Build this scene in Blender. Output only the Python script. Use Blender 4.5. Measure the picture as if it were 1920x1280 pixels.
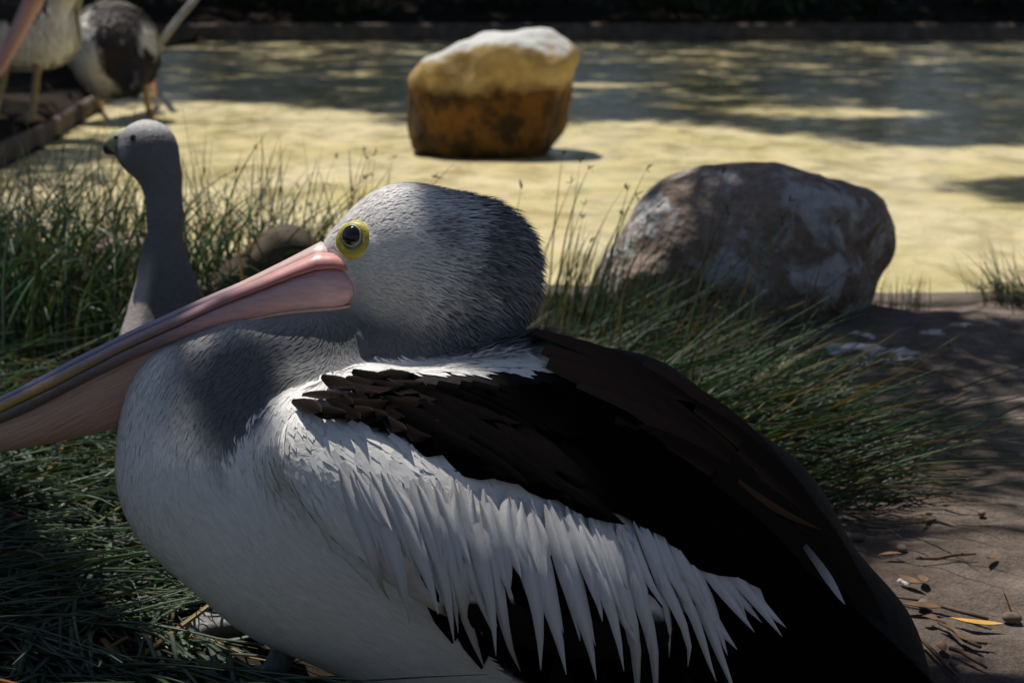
import bpy, math, random
import numpy as np
from mathutils import Vector

# ------------------------------------------------------------------ clear
for o in list(bpy.data.objects):
    bpy.data.objects.remove(o, do_unlink=True)
scene = bpy.context.scene
COL = scene.collection
rng = np.random.default_rng(7)
random.seed(7)

# ------------------------------------------------------------------ camera, sky, sun, exposure
CAM_H = 0.53
PITCH = math.atan(670 / 3200.0)
F = 3200.0                       # focal length in pixels of the 1920 px wide photograph
cam_d = bpy.data.cameras.new('camera')
cam = bpy.data.objects.new('camera', cam_d)
COL.objects.link(cam)
cam.location = (0, 0, CAM_H)
cam.rotation_euler = (math.pi / 2 - PITCH, 0, 0)
cam_d.sensor_width = 36.0
cam_d.lens = 60.0
cam_d.clip_start = 0.05
cam_d.clip_end = 600
cam_d.dof.use_dof = True
cam_d.dof.focus_distance = 1.25
cam_d.dof.aperture_fstop = 12.0
scene.camera = cam

SUN = np.array([-0.22, 0.33, 0.917]); SUN /= np.linalg.norm(SUN)
world = bpy.data.worlds.new('World'); scene.world = world
world.use_nodes = True
wn = world.node_tree.nodes; wl = world.node_tree.links
wn.clear()
sky = wn.new('ShaderNodeTexSky'); sky.sky_type = 'NISHITA'; sky.sun_disc = False
sky.sun_elevation = math.asin(SUN[2])
sky.sun_rotation = math.atan2(SUN[0], SUN[1])
bg = wn.new('ShaderNodeBackground'); bg.inputs[1].default_value = 0.056
wo = wn.new('ShaderNodeOutputWorld')
wl.new(sky.outputs[0], bg.inputs[0]); wl.new(bg.outputs[0], wo.inputs[0])
sl = bpy.data.lights.new('sun', 'SUN'); sl.energy = 5.0; sl.angle = math.radians(0.55)
sl.color = (1.0, 0.95, 0.87)
so = bpy.data.objects.new('sun', sl); COL.objects.link(so)
so.rotation_euler = Vector(SUN).to_track_quat('Z', 'Y').to_euler()
so.location = (-3, 5, 9)
scene.view_settings.view_transform = 'Standard'
scene.view_settings.look = 'None'
scene.view_settings.exposure = -0.02
scene.view_settings.gamma = 1.0

# ------------------------------------------------------------------ camera-frame helpers
CO = np.array([0, 0, CAM_H])
RT = np.array([1.0, 0, 0]); FW = np.array([0, math.cos(PITCH), -math.sin(PITCH)]); UP = np.array([0, math.sin(PITCH), math.cos(PITCH)])
BASIS = np.stack([RT, UP, FW])           # rows: x, u, d
def K(px, py, d):                        # frame coordinates (x, u, d) of a point at distance d
    return np.array([(px - 960) / F * d, -(py - 640) / F * d, d])
def to_world(q):
    q = np.asarray(q, dtype=float)
    return CO + q @ BASIS
def to_frame(w):
    return (np.asarray(w, dtype=float) - CO) @ BASIS.T
def W(px, py, d):
    return to_world(K(px, py, d))
def ground(px, py, z=0.0):
    v = FW + RT * (px - 960) / F - UP * (py - 640) / F
    t = (z - CAM_H) / v[2]
    return CO + v * t

# ------------------------------------------------------------------ mesh helpers
def mk(name, verts, faces, mat=None, parent=None, cols=None, attrs=None, smooth=True):
    me = bpy.data.meshes.new(name)
    verts = np.asarray(verts, dtype=np.float32)
    if not isinstance(faces, (list, tuple)):
        faces = [faces]
    faces = [np.asarray(f, dtype=np.int32) for f in faces if len(f)]
    nl = sum(f.size for f in faces); npoly = sum(len(f) for f in faces)
    me.vertices.add(len(verts)); me.vertices.foreach_set('co', verts.ravel())
    me.loops.add(nl); me.polygons.add(npoly)
    me.loops.foreach_set('vertex_index', np.concatenate([f.ravel() for f in faces]))
    st = []; off = 0
    for f in faces:
        k = f.shape[1]
        st.append(off + np.arange(len(f)) * k); off += f.size
    me.polygons.foreach_set('loop_start', np.concatenate(st).astype(np.int32))
    me.polygons.foreach_set('use_smooth', np.full(npoly, smooth))
    me.update(calc_edges=True)
    if cols is not None:
        c = np.ones((len(verts), 4), dtype=np.float32); c[:, :3] = cols
        a = me.color_attributes.new('col', 'FLOAT_COLOR', 'POINT'); a.data.foreach_set('color', c.ravel())
    for k, v in (attrs or {}).items():
        a = me.attributes.new(k, 'FLOAT', 'POINT'); a.data.foreach_set('value', np.asarray(v, dtype=np.float32))
    me.validate()
    o = bpy.data.objects.new(name, me)
    COL.objects.link(o)
    if mat is not None:
        me.materials.append(mat)
    if parent is not None:
        o.parent = parent
    return o
def tag(o, label=None, cat=None, group=None, kind=None):
    if label: o['label'] = label
    if cat: o['category'] = cat
    if group: o['group'] = group
    if kind: o['kind'] = kind
    return o
def empty(name, loc=(0, 0, 0)):
    o = bpy.data.objects.new(name, None); COL.objects.link(o); o.location = loc
    o.empty_display_size = 0.05
    return o
def rebase(root, loc):
    """move a thing's origin to its base; its parts keep their place"""
    root.location = loc
    for ch in root.children:
        ch.location = -Vector(loc)

# value noise -------------------------------------------------------
_lat = rng.random((32, 32, 32)).astype(np.float32)
def vnoise(p):
    p = np.asarray(p, dtype=np.float32)
    i = np.floor(p).astype(int); f = p - i; f = f * f * (3 - 2 * f)
    i0 = i & 31; i1 = (i + 1) & 31
    def g(a, b, c): return _lat[a, b, c]
    x0, y0, z0 = i0.T; x1, y1, z1 = i1.T; fx, fy, fz = f.T
    c00 = g(x0, y0, z0) * (1 - fx) + g(x1, y0, z0) * fx; c10 = g(x0, y1, z0) * (1 - fx) + g(x1, y1, z0) * fx
    c01 = g(x0, y0, z1) * (1 - fx) + g(x1, y0, z1) * fx; c11 = g(x0, y1, z1) * (1 - fx) + g(x1, y1, z1) * fx
    return (c00 * (1 - fy) + c10 * fy) * (1 - fz) + (c01 * (1 - fy) + c11 * fy) * fz - 0.5
def fbm(p, oct=4):
    p = np.asarray(p, dtype=np.float32); s = 0; a = 1.0
    for k in range(oct):
        s = s + a * vnoise(p + 17.3 * k); p = p * 2.03; a *= 0.5
    return s

# signed distance fields -------------------------------------------
class SDF:
    def __init__(self): self.p = []
    def cone(self, a, b, ra, rb, k=0.02, ds=1.0):
        self.p.append(('c', np.asarray(a, float), np.asarray(b, float), ra, rb, k, ds)); return self
    def chain(self, pts, k=0.02, ds=1.0):
        for (a, ra), (b, rb) in zip(pts[:-1], pts[1:]): self.cone(a, b, ra, rb, k, ds)
        return self
    def ell(self, c, r, rot=None, k=0.02):
        self.p.append(('e', np.asarray(c, float), np.asarray(r, float), np.eye(3) if rot is None else rot, None, k, 1)); return self
    def __call__(self, q):
        q = np.asarray(q, dtype=np.float32); d = None
        for t in self.p:
            if t[0] == 'c':
                _, a, b, ra, rb, k, ds = t
                s = np.array([1, 1, 1 / ds], dtype=np.float32)
                ab = ((b - a) * s).astype(np.float32); pa = (q - a.astype(np.float32)) * s
                l2 = float(ab @ ab); r_ = ra - rb; a2 = l2 - r_ * r_
                if a2 > 1e-9:                                  # exact cone between two balls
                    y = pa @ ab; z = y - l2; x2 = (((pa * l2) - y[:, None] * ab) ** 2).sum(1); y2 = y * y * l2; z2 = z * z * l2
                    kk = np.sign(r_) * r_ * r_ * x2
                    e = np.where(np.sign(z) * a2 * z2 > kk, np.sqrt(x2 + z2) / l2 - rb, np.where(np.sign(y) * a2 * y2 < kk, np.sqrt(x2 + y2) / l2 - ra, (np.sqrt(x2 * a2 / l2) + y * r_) / l2 - ra))
                else:
                    h = np.clip(pa @ ab / max(l2, 1e-9), 0, 1)
                    e = np.sqrt(((pa - h[:, None] * ab) ** 2).sum(1)) - (ra + (rb - ra) * h)
                if ds < 1: e = e * ds
            else:
                _, c, r, R, _, k, _ = t
                pl = (q - c.astype(np.float32)) @ R.T.astype(np.float32)
                k0 = np.sqrt(((pl / r) ** 2).sum(1)) + 1e-9; k1 = np.sqrt(((pl / r ** 2) ** 2).sum(1)) + 1e-9
                e = k0 * (k0 - 1) / k1
            if d is None: d = e
            else:
                h = np.clip(0.5 + 0.5 * (d - e) / k, 0, 1)
                d = d * (1 - h) + e * h - k * h * (1 - h)
        return d
    def grad(self, q, e=0.0015):
        q = np.asarray(q, dtype=np.float32); g = np.zeros_like(q)
        for i in range(3):
            o = np.zeros(3, dtype=np.float32); o[i] = e
            g[:, i] = self(q + o) - self(q - o)
        return g / (np.linalg.norm(g, axis=1, keepdims=True) + 1e-12)
def surface_nets(f, lo, hi, h):
    lo = np.asarray(lo, float); n = np.ceil((np.asarray(hi) - lo) / h).astype(int) + 1
    ax = [lo[i] + h * np.arange(n[i]) for i in range(3)]
    V = np.empty(n, dtype=np.float32)
    yy, zz = np.meshgrid(ax[1], ax[2], indexing='ij')
    for i in range(n[0]):
        q = np.stack([np.full(yy.size, ax[0][i]), yy.ravel(), zz.ravel()], 1)
        V[i] = f(q).reshape(n[1], n[2])
    inside = V < 0
    m = n - 1
    cnt = np.zeros(m, dtype=np.int32)
    for dx in (0, 1):
        for dy in (0, 1):
            for dz in (0, 1):
                cnt += inside[dx:dx + m[0], dy:dy + m[1], dz:dz + m[2]]
    act = (cnt > 0) & (cnt < 8)
    idx = -np.ones(m, dtype=np.int64); cells = np.argwhere(act); idx[act] = np.arange(len(cells))
    P = np.zeros((len(cells), 3)); C = np.zeros(len(cells))
    corners = [(a, b, c) for a in (0, 1) for b in (0, 1) for c in (0, 1)]
    for a in corners:
        for axd in range(3):
            if a[axd] == 0:
                b = list(a); b[axd] = 1
                va = V[tuple((cells + a).T)]; vb = V[tuple((cells + b).T)]
                cr = (va < 0) != (vb < 0)
                t = np.where(cr, va / np.where(cr, va - vb, 1), 0)
                pt = np.tile(np.array(a, float), (len(cells), 1)); pt[:, axd] = t
                P += np.where(cr[:, None], pt, 0); C += cr
    P = lo + (cells + P / C[:, None]) * h
    quads = []
    for axd in range(3):
        b, c = [(1, 2), (2, 0), (0, 1)][axd]
        s0 = [slice(None)] * 3; s1 = [slice(None)] * 3
        s0[axd] = slice(0, -1); s1[axd] = slice(1, None)
        A = inside[tuple(s0)]; B = inside[tuple(s1)]
        e = np.argwhere(A != B)
        ok = (e[:, b] > 0) & (e[:, c] > 0) & (e[:, b] < m[b]) & (e[:, c] < m[c]) & (e[:, axd] < m[axd])
        e = e[ok]
        def at(ob, oc):
            g = e.copy(); g[:, b] += ob; g[:, c] += oc
            return idx[tuple(g.T)]
        qd = np.stack([at(-1, -1), at(0, -1), at(0, 0), at(-1, 0)], 1)
        fl = ~A[tuple(e.T)]
        qd[fl] = qd[fl][:, ::-1]
        quads.append(qd)
    Q = np.concatenate(quads); Q = Q[(Q >= 0).all(1)]
    for _ in range(2):                                     # settle onto the surface
        v = f(P); P = P - 0.8 * np.clip(v, -h, h)[:, None] * SDF.grad(f, P) if isinstance(f, SDF) else P
    return P, Q
def raycast(f, px, py, d0=1.05, d1=1.75, steps=34):
    px = np.asarray(px, float); py = np.asarray(py, float)
    v = np.stack([(px - 960) / F, -(py - 640) / F, np.ones_like(px)], 1)
    ln = np.linalg.norm(v, axis=1)
    d = np.full(len(px), d0); best = np.full(len(px), 1e9); bd = d.copy()
    for _ in range(steps):
        s = f(v * d[:, None])
        up = (s < best); best = np.where(up, s, best); bd = np.where(up, d, bd)
        d = np.where(s > 0.0003, np.minimum(d + 0.75 * s / ln, d1), d)
    hit = f(v * d[:, None]) < 0.002
    dd = np.where(hit, d, bd)
    return v * dd[:, None], hit
def sample_mesh(P, Q, n):
    a, b, c, d = (P[Q[:, i]] for i in range(4))
    ar = np.linalg.norm(np.cross(c - a, d - b), axis=1) * .5
    i = rng.choice(len(Q), n, p=ar / ar.sum())
    u, v = rng.random((2, n, 1))
    return (a[i] * (1 - u) + b[i] * u) * (1 - v) + (d[i] * (1 - u) + c[i] * u) * v
def unit(v): return v / (np.linalg.norm(v, axis=-1, keepdims=True) + 1e-12)

# small plumage: every blade 3 triangles
def blades(name, p, d, n, L, w, lift, c0, c1, mat, parent, conv=to_world, curl=0.0, hug=None):
    N = len(p); L = np.broadcast_to(L, N)[:, None]; w = np.broadcast_to(w, N)[:, None]; lift = np.broadcast_to(lift, N)[:, None]
    side = unit(np.cross(d, n))
    m = p + d * L * .5 + n * (lift * L * .55)
    e = p + d * L + n * (lift * L * (1 - curl))
    if hug is not None:                                     # lay the blade on the curved surface
        m = p + d * L * .5; e = p + d * L
        m = m + n * (lift * L * .55 + .0004 - hug(m)[:, None]); e = e + n * (lift * L + .0005 - hug(e)[:, None])
    V = np.stack([p - side * w * .35, p + side * w * .35, m - side * w * .5, m + side * w * .5, e], 1)
    C = np.stack([c0, c0, c0 * .5 + c1 * .5, c0 * .5 + c1 * .5, c1], 1)
    b = (np.arange(N) * 5)[:, None]
    T = np.concatenate([b + np.array([0, 1, 3]), b + np.array([0, 3, 2]), b + np.array([2, 3, 4])])
    o = mk(name, conv(V.reshape(-1, 3)), T, mat, parent, cols=C.reshape(-1, 3))
    return o

# ------------------------------------------------------------------ materials
def mat(name, build, rough=0.7, spec=0.3):
    m = bpy.data.materials.new(name); m.use_nodes = True
    nt = m.node_tree; nt.nodes.clear()
    out = nt.nodes.new('ShaderNodeOutputMaterial'); b = nt.nodes.new('ShaderNodeBsdfPrincipled')
    nt.links.new(b.outputs[0], out.inputs[0])
    b.inputs['Roughness'].default_value = rough; b.inputs['Specular IOR Level'].default_value = spec
    build(nt, b)
    return m
def N(nt, t, **kw):
    n = nt.nodes.new('ShaderNode' + t)
    for k, v in kw.items():
        if k.startswith('i_'): n.inputs[k[2:].replace('_', ' ')].default_value = v
        else: setattr(n, k, v)
    return n
def ramp(nt, src, stops):
    r = nt.nodes.new('ShaderNodeValToRGB')
    while len(r.color_ramp.elements) < len(stops): r.color_ramp.elements.new(0.5)
    for e, (p, c) in zip(r.color_ramp.elements, stops):
        e.position = p; e.color = (*c, 1) if len(c) == 3 else c
    nt.links.new(src, r.inputs[0]); return r
def mixc(nt, fac, a, b, mode='MIX'):
    m = nt.nodes.new('ShaderNodeMix'); m.data_type = 'RGBA'; m.blend_type = mode
    for s, i in ((fac, 0), (a, 6), (b, 7)):
        if isinstance(s, (int, float)): m.inputs[i].default_value = s
        elif isinstance(s, tuple): m.inputs[i].default_value = (*s, 1)
        else: nt.links.new(s, m.inputs[i])
    return m.outputs[2]
def noise(nt, scale, detail=4, rough=.55, vec=None, dist=0):
    n = N(nt, 'TexNoise'); n.inputs['Scale'].default_value = scale; n.inputs['Detail'].default_value = detail
    n.inputs['Roughness'].default_value = rough; n.inputs['Distortion'].default_value = dist
    if vec is None:
        g = nt.nodes.new('ShaderNodeNewGeometry'); vec = g.outputs['Position']
    nt.links.new(vec, n.inputs['Vector']); return n.outputs['Fac']
def bump(nt, b, h, strength=.4, dist=.01):
    n = N(nt, 'Bump'); n.inputs['Strength'].default_value = strength; n.inputs['Distance'].default_value = dist
    nt.links.new(h, n.inputs['Height']); nt.links.new(n.outputs[0], b.inputs['Normal'])
def stretch(nt, scale):
    g = nt.nodes.new('ShaderNodeNewGeometry'); m = nt.nodes.new('ShaderNodeMapping')
    m.inputs['Scale'].default_value = scale; nt.links.new(g.outputs['Position'], m.inputs[0]); return m.outputs[0]

def _plum(nt, b):
    a = N(nt, 'Attribute', attribute_name='col')
    n = noise(nt, 160, 3)
    r = ramp(nt, n, [(.3, (.86, .86, .86)), (.7, (1, 1, 1))])
    nt.links.new(mixc(nt, 1.0, a.outputs['Color'], r.outputs[0], 'MULTIPLY'), b.inputs['Base Color'])
    n2 = noise(nt, 1, 4, .6, stretch(nt, (90, 90, 220)))
    bump(nt, b, n2, .35, .004)
M_body = mat('plumage', _plum, .75, .15)
def _blade(nt, b):
    a = N(nt, 'Attribute', attribute_name='col'); nt.links.new(a.outputs['Color'], b.inputs['Base Color'])
M_blade = mat('fine_feather', _blade, .6, .2)
def _feather(nt, b):
    a = N(nt, 'Attribute', attribute_name='col'); u = N(nt, 'Attribute', attribute_name='fu'); v = N(nt, 'Attribute', attribute_name='fv')
    ab = N(nt, 'Math', operation='ABSOLUTE'); nt.links.new(u.outputs['Fac'], ab.inputs[0])
    s = N(nt, 'Math', operation='MULTIPLY_ADD'); nt.links.new(ab.outputs[0], s.inputs[0]); s.inputs[1].default_value = -.35; nt.links.new(v.outputs['Fac'], s.inputs[2])
    c = N(nt, 'CombineXYZ'); nt.links.new(s.outputs[0], c.inputs[0]); nt.links.new(u.outputs['Fac'], c.inputs[1])
    mp = N(nt, 'Mapping'); mp.inputs['Scale'].default_value = (60, 1.5, 1); nt.links.new(c.outputs[0], mp.inputs[0])
    n = noise(nt, 1, 3, .6, mp.outputs[0])
    r = ramp(nt, n, [(.3, (.76, .76, .78)), (.65, (1, 1, 1))])
    nt.links.new(mixc(nt, 1.0, a.outputs['Color'], r.outputs[0], 'MULTIPLY'), b.inputs['Base Color'])
    bump(nt, b, n, .5, .002)
M_feather = mat('feather_vane', _feather, .55, .25)
def _black(nt, b):
    _feather(nt, b)
M_black = mat('black_feather_vane', _black, .95, .0)
def _bill(nt, b):
    a = N(nt, 'Attribute', attribute_name='col')
    n = noise(nt, 1, 4, .6, stretch(nt, (60, 300, 300)))
    r = ramp(nt, n, [(.3, (.8, .78, .78)), (.7, (1.05, 1.05, 1.05))])
    nt.links.new(mixc(nt, 1.0, a.outputs['Color'], r.outputs[0], 'MULTIPLY'), b.inputs['Base Color'])
    bump(nt, b, noise(nt, 350, 3), .12, .001)
M_bill = mat('bill_horn', _bill, .38, .4)
def _pouch(nt, b):
    a = N(nt, 'Attribute', attribute_name='col'); u = N(nt, 'Attribute', attribute_name='fu'); v = N(nt, 'Attribute', attribute_name='fv')
    c = N(nt, 'CombineXYZ'); nt.links.new(v.outputs['Fac'], c.inputs[0]); nt.links.new(u.outputs['Fac'], c.inputs[1])
    mp = N(nt, 'Mapping'); mp.inputs['Scale'].default_value = (3.5, 26, 1); nt.links.new(c.outputs[0], mp.inputs[0])
    n = noise(nt, 1, 4, .62, mp.outputs[0], .4)
    r = ramp(nt, n, [(.34, (.62, .55, .52)), (.5, (.92, .9, .88)), (.7, (1.08, 1.05, 1.03))])
    nt.links.new(mixc(nt, 1.0, a.outputs['Color'], r.outputs[0], 'MULTIPLY'), b.inputs['Base Color'])
    bump(nt, b, n, .5, .002)
    b.inputs['Subsurface Weight'].default_value = .15; b.inputs['Subsurface Radius'].default_value = (.012, .005, .003)
M_pouch = mat('pouch_skin', _pouch, .5, .35)
def flat(name, c, rough=.6, spec=.3, var=.25, scale=60):
    def f(nt, b):
        n = noise(nt, scale, 4)
        lo = tuple(x * (1 - var) for x in c); hi = tuple(min(1, x * (1 + var)) for x in c)
        r = ramp(nt, n, [(.3, lo), (.7, hi)]); nt.links.new(r.outputs[0], b.inputs['Base Color'])
        bump(nt, b, n, .2, .003)
    return mat(name, f, rough, spec)
M_eyeskin = flat('orbital_skin', (.50, .42, .05), .42, .4, .15, 500)
M_iris = flat('pale_iris', (.36, .38, .34), .2, .5, .1, 400)
M_pupil = flat('dark_pupil', (.012, .009, .008), .06, .6, .1, 200)
M_leg = flat('leg_skin', (.16, .16, .16), .5, .35, .35, 220)
M_claw = flat('claw_horn', (.22, .2, .17), .4, .4, .2, 200)
M_bark = flat('bark', (.16, .12, .09), .9, .1, .4, 25)

# ground
def _ground(nt, b):
    big = noise(nt, 1.6, 5); fine = noise(nt, 22, 6, .65); grit = noise(nt, 240, 3, .7)
    r1 = ramp(nt, fine, [(.25, (.10, .080, .068)), (.5, (.22, .180, .155)), (.75, (.34, .290, .255))])
    r2 = ramp(nt, big, [(.35, (.62, .58, .55)), (.6, (1.0, 1.0, 1.0))])
    c = mixc(nt, 1.0, r1.outputs[0], r2.outputs[0], 'MULTIPLY')
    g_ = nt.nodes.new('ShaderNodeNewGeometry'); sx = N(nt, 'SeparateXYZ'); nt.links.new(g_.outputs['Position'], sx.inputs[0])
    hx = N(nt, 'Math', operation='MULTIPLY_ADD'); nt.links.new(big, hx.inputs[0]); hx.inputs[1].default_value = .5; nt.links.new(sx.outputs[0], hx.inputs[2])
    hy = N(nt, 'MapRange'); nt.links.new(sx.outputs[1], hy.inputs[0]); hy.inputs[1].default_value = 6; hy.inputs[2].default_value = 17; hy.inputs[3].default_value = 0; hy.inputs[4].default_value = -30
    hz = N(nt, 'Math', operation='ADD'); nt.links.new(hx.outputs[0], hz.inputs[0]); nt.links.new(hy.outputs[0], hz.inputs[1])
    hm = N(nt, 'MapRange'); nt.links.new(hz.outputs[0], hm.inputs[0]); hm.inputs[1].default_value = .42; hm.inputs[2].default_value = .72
    c = mixc(nt, hm.outputs[0], (.030, .022, .016), c)  # dark humus under left sedge and far bank; part of it is painted shade
    r3 = ramp(nt, grit, [(.35, (.6, .6, .6)), (.55, (1, 1, 1)), (.75, (1.25, 1.22, 1.18))])
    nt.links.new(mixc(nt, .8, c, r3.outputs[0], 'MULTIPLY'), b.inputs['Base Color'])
    h = N(nt, 'Math', operation='MULTIPLY_ADD'); nt.links.new(grit, h.inputs[0]); h.inputs[1].default_value = .35; nt.links.new(fine, h.inputs[2])
    bump(nt, b, h.outputs[0], .9, .012)
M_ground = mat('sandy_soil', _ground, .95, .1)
def _water(nt, b):
    v = stretch(nt, (1, .55, 1))
    n1 = noise(nt, 1.3, 5, .6, v, .6); n2 = noise(nt, 7, 5, .65, v, .5)
    r = ramp(nt, n1, [(.28, (.38, .32, .12)), (.45, (.57, .49, .26)), (.62, (.66, .57, .36)), (.8, (.55, .43, .22))])
    r2 = ramp(nt, n2, [(.28, (.72, .70, .52)), (.5, (1, 1, 1)), (.75, (1.08, 1.06, 1.0))])
    nt.links.new(mixc(nt, .9, r.outputs[0], r2.outputs[0], 'MULTIPLY'), b.inputs['Base Color'])
    b.inputs['IOR'].default_value = 1.33
    rr = ramp(nt, n2, [(.35, (.12, .12, .12)), (.65, (.45, .45, .45))]); nt.links.new(rr.outputs[0], b.inputs['Roughness'])
    w = noise(nt, 9, 3, .5, stretch(nt, (1, .6, 1)), .3)
    bump(nt, b, w, .12, .02)
M_water = mat('algae_filmed_water', _water, .2, .18)
def _kerb(nt, b):
    n = noise(nt, 9, 5, .6); r = ramp(nt, n, [(.3, (.08, .065, .055)), (.6, (.16, .13, .11)), (.8, (.26, .22, .19))])
    nt.links.new(r.outputs[0], b.inputs['Base Color']); bump(nt, b, n, .6, .02)
M_kerb = mat('pool_rim_concrete', _kerb, .85, .2)
def _boulder(nt, b):
    n = noise(nt, 7, 6, .6); n2 = noise(nt, 13, 6, .65, None, .5); n3 = noise(nt, 60, 4)
    r = ramp(nt, n, [(.25, (.13, .09, .065)), (.5, (.27, .205, .165)), (.7, (.36, .295, .25))])
    k = ramp(nt, n2, [(.50, (0, 0, 0)), (.60, (1, 1, 1))])
    c = mixc(nt, k.outputs[0], r.outputs[0], (.50, .50, .50))
    f = ramp(nt, n3, [(.3, (.72, .72, .72)), (.7, (1.1, 1.1, 1.1))])
    nt.links.new(mixc(nt, 1.0, c, f.outputs[0], 'MULTIPLY'), b.inputs['Base Color'])
    hh_ = N(nt, 'Math', operation='ADD'); nt.links.new(n3, hh_.inputs[0]); nt.links.new(n2, hh_.inputs[1])
    bump(nt, b, hh_.outputs[0], .9, .02)
M_boulder = mat('lime_streaked_boulder', _boulder, .85, .2)
def _poolrock(nt, b):
    g = nt.nodes.new('ShaderNodeNewGeometry'); s = N(nt, 'SeparateXYZ'); nt.links.new(g.outputs['Position'], s.inputs[0])
    n = noise(nt, 7, 5, .6); n2 = noise(nt, 1, 5, .6, stretch(nt, (8, 8, 7))); n4 = noise(nt, 30, 5, .65)
    z = N(nt, 'Math', operation='MULTIPLY_ADD'); nt.links.new(n, z.inputs[0]); z.inputs[1].default_value = .17; nt.links.new(s.outputs[2], z.inputs[2])
    low = ramp(nt, n2, [(.32, (.012, .008, .003)), (.48, (.055, .028, .005)), (.58, (.17, .072, .010)), (.70, (.03, .025, .006))])
    hi = ramp(nt, n2, [(.25, (.30, .18, .06)), (.5, (.52, .36, .14)), (.75, (.58, .43, .21))])
    k = N(nt, 'MapRange'); nt.links.new(z.outputs[0], k.inputs[0]); k.inputs[1].default_value = .235; k.inputs[2].default_value = .29
    c = mixc(nt, k.outputs[0], low.outputs[0], hi.outputs[0])
    sp = N(nt, 'SeparateXYZ'); nt.links.new(g.outputs['Normal'], sp.inputs[0])
    zz = N(nt, 'Math', operation='MULTIPLY_ADD'); nt.links.new(n4, zz.inputs[0]); zz.inputs[1].default_value = .5; nt.links.new(sp.outputs[2], zz.inputs[2])
    k2 = N(nt, 'MapRange'); nt.links.new(zz.outputs[0], k2.inputs[0]); k2.inputs[1].default_value = .80; k2.inputs[2].default_value = 1.0
    c = mixc(nt, k2.outputs[0], c, (.62, .62, .60))
    nt.links.new(c, b.inputs['Base Color']); bump(nt, b, n4, .6, .02)
M_poolrock = mat('algae_and_droppings_on_rock', _poolrock, .75, .25)
def _grass(nt, b):
    a = N(nt, 'Attribute', attribute_name='col'); nt.links.new(a.outputs['Color'], b.inputs['Base Color'])
    tr = N(nt, 'BsdfTranslucent'); nt.links.new(mixc(nt, 1.0, a.outputs['Color'], (1.5, 1.7, .8), 'MULTIPLY'), tr.inputs['Color'])
    mx = N(nt, 'MixShader'); mx.inputs[0].default_value = .38
    out = [n for n in nt.nodes if n.type == 'OUTPUT_MATERIAL'][0]
    nt.links.new(b.outputs[0], mx.inputs[1]); nt.links.new(tr.outputs[0], mx.inputs[2]); nt.links.new(mx.outputs[0], out.inputs[0])
M_grass = mat('sedge_blade', _grass, .34, .5)
def _leafm(c):
    def f(nt, b):
        n = noise(nt, 3, 3); r = ramp(nt, n, [(.3, tuple(x * .7 for x in c)), (.7, tuple(x * 1.3 for x in c))]); nt.links.new(r.outputs[0], b.inputs['Base Color'])
    return f
M_leaf = mat('tree_leaf', _leafm((.045, .075, .03)), .5, .3)
M_dryleaf = flat('dry_leaf', (.15, .09, .055), .75, .15, .4, 45)
M_yellowleaf = flat('yellowed_leaf', (.55, .31, .06), .6, .25, .25, 45)
M_twig = flat('dry_twig', (.12, .085, .06), .85, .1, .35, 80)
M_stone = flat('pebble', (.17, .13, .10), .9, .15, .4, 60)
M_drop = flat('dried_droppings', (.50, .50, .49), .9, .1, .25, 60)
M_pinkrock = flat('pink_granite', (.42, .30, .25), .85, .2, .35, 22)
M_darkrock = flat('mossy_dark_rock', (.085, .07, .05), .9, .15, .5, 25)

# ------------------------------------------------------------------ ground, pool, kerb
WATER_Z = -0.08
POOL = np.array([(0.30, 2.93), (0.75, 2.90), (1.6, 2.93), (3.2, 3.3), (6.0, 4.5), (9.5, 7.5), (11, 12), (10.5, 18.7),
                 (4, 18.75), (-3.4, 18.65), (-3.6, 14), (-2.7, 11), (-2.05, 8.6), (-1.80, 6.6), (-1.70, 5.4), (-1.62, 4.4), (-1.35, 3.65), (-0.8, 3.25), (-0.2, 3.02)])
def poly_dist(p, poly):
    """signed distance in the plane, negative inside"""
    d = np.full(len(p), 1e9); ins = np.zeros(len(p), bool)
    for a, b in zip(poly, np.roll(poly, -1, 0)):
        e = b - a; w = p - a; t = np.clip(w @ e / (e @ e), 0, 1)
        d = np.minimum(d, np.hypot(*(w - t[:, None] * e).T))
        c = ((a[1] > p[:, 1]) != (b[1] > p[:, 1])) & (p[:, 0] < (b[0] - a[0]) * (p[:, 1] - a[1]) / (b[1] - a[1] + 1e-12) + a[0])
        ins ^= c
    return np.where(ins, -d, d)
def spaced(lo, hi, fine_lo, fine_hi, h, grow=1.18):
    a = list(np.arange(fine_lo, fine_hi, h)); s = h
    while a[-1] < hi: s *= grow; a.append(a[-1] + s)
    s = h; b = [a[0]]
    while b[-1] > lo: s *= grow; b.append(b[-1] - s)
    return np.array(b[::-1] + a[1:])
gx = spaced(-300, 300, -1.6, 1.6, .022); gy = spaced(-300, 400, .9, 3.6, .022)
def ground_z(p):
    q = np.concatenate([p, np.zeros((len(p), 1))], 1)
    r = np.hypot(p[:, 0], p[:, 1] - 2)
    near = np.clip(1.5 - r / 8, 0, 1)
    z = near * (.030 * fbm(q * 2.2, 3) + .014 * fbm(q * 11, 3) + .006 * fbm(q * 42, 2))
    far = np.clip((p[:, 1] - 19.3) / 5, 0, 1) * .8
    s = np.clip(.5 - poly_dist(p, POOL) / .10, 0, 1)
    return (z + far * np.clip(1 - (r - 60) / 200, 0, 1)) * (1 - s) - .14 * s
X, Y = np.meshgrid(gx, gy, indexing='ij')
gp = np.stack([X.ravel(), Y.ravel()], 1)
gz = ground_z(gp)
nx, ny = len(gx), len(gy)
i, j = np.meshgrid(np.arange(nx - 1), np.arange(ny - 1), indexing='ij')
b0 = (i * ny + j).ravel()
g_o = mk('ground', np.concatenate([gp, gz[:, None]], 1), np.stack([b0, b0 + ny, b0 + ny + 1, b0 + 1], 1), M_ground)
tag(g_o, kind='structure')
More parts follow.
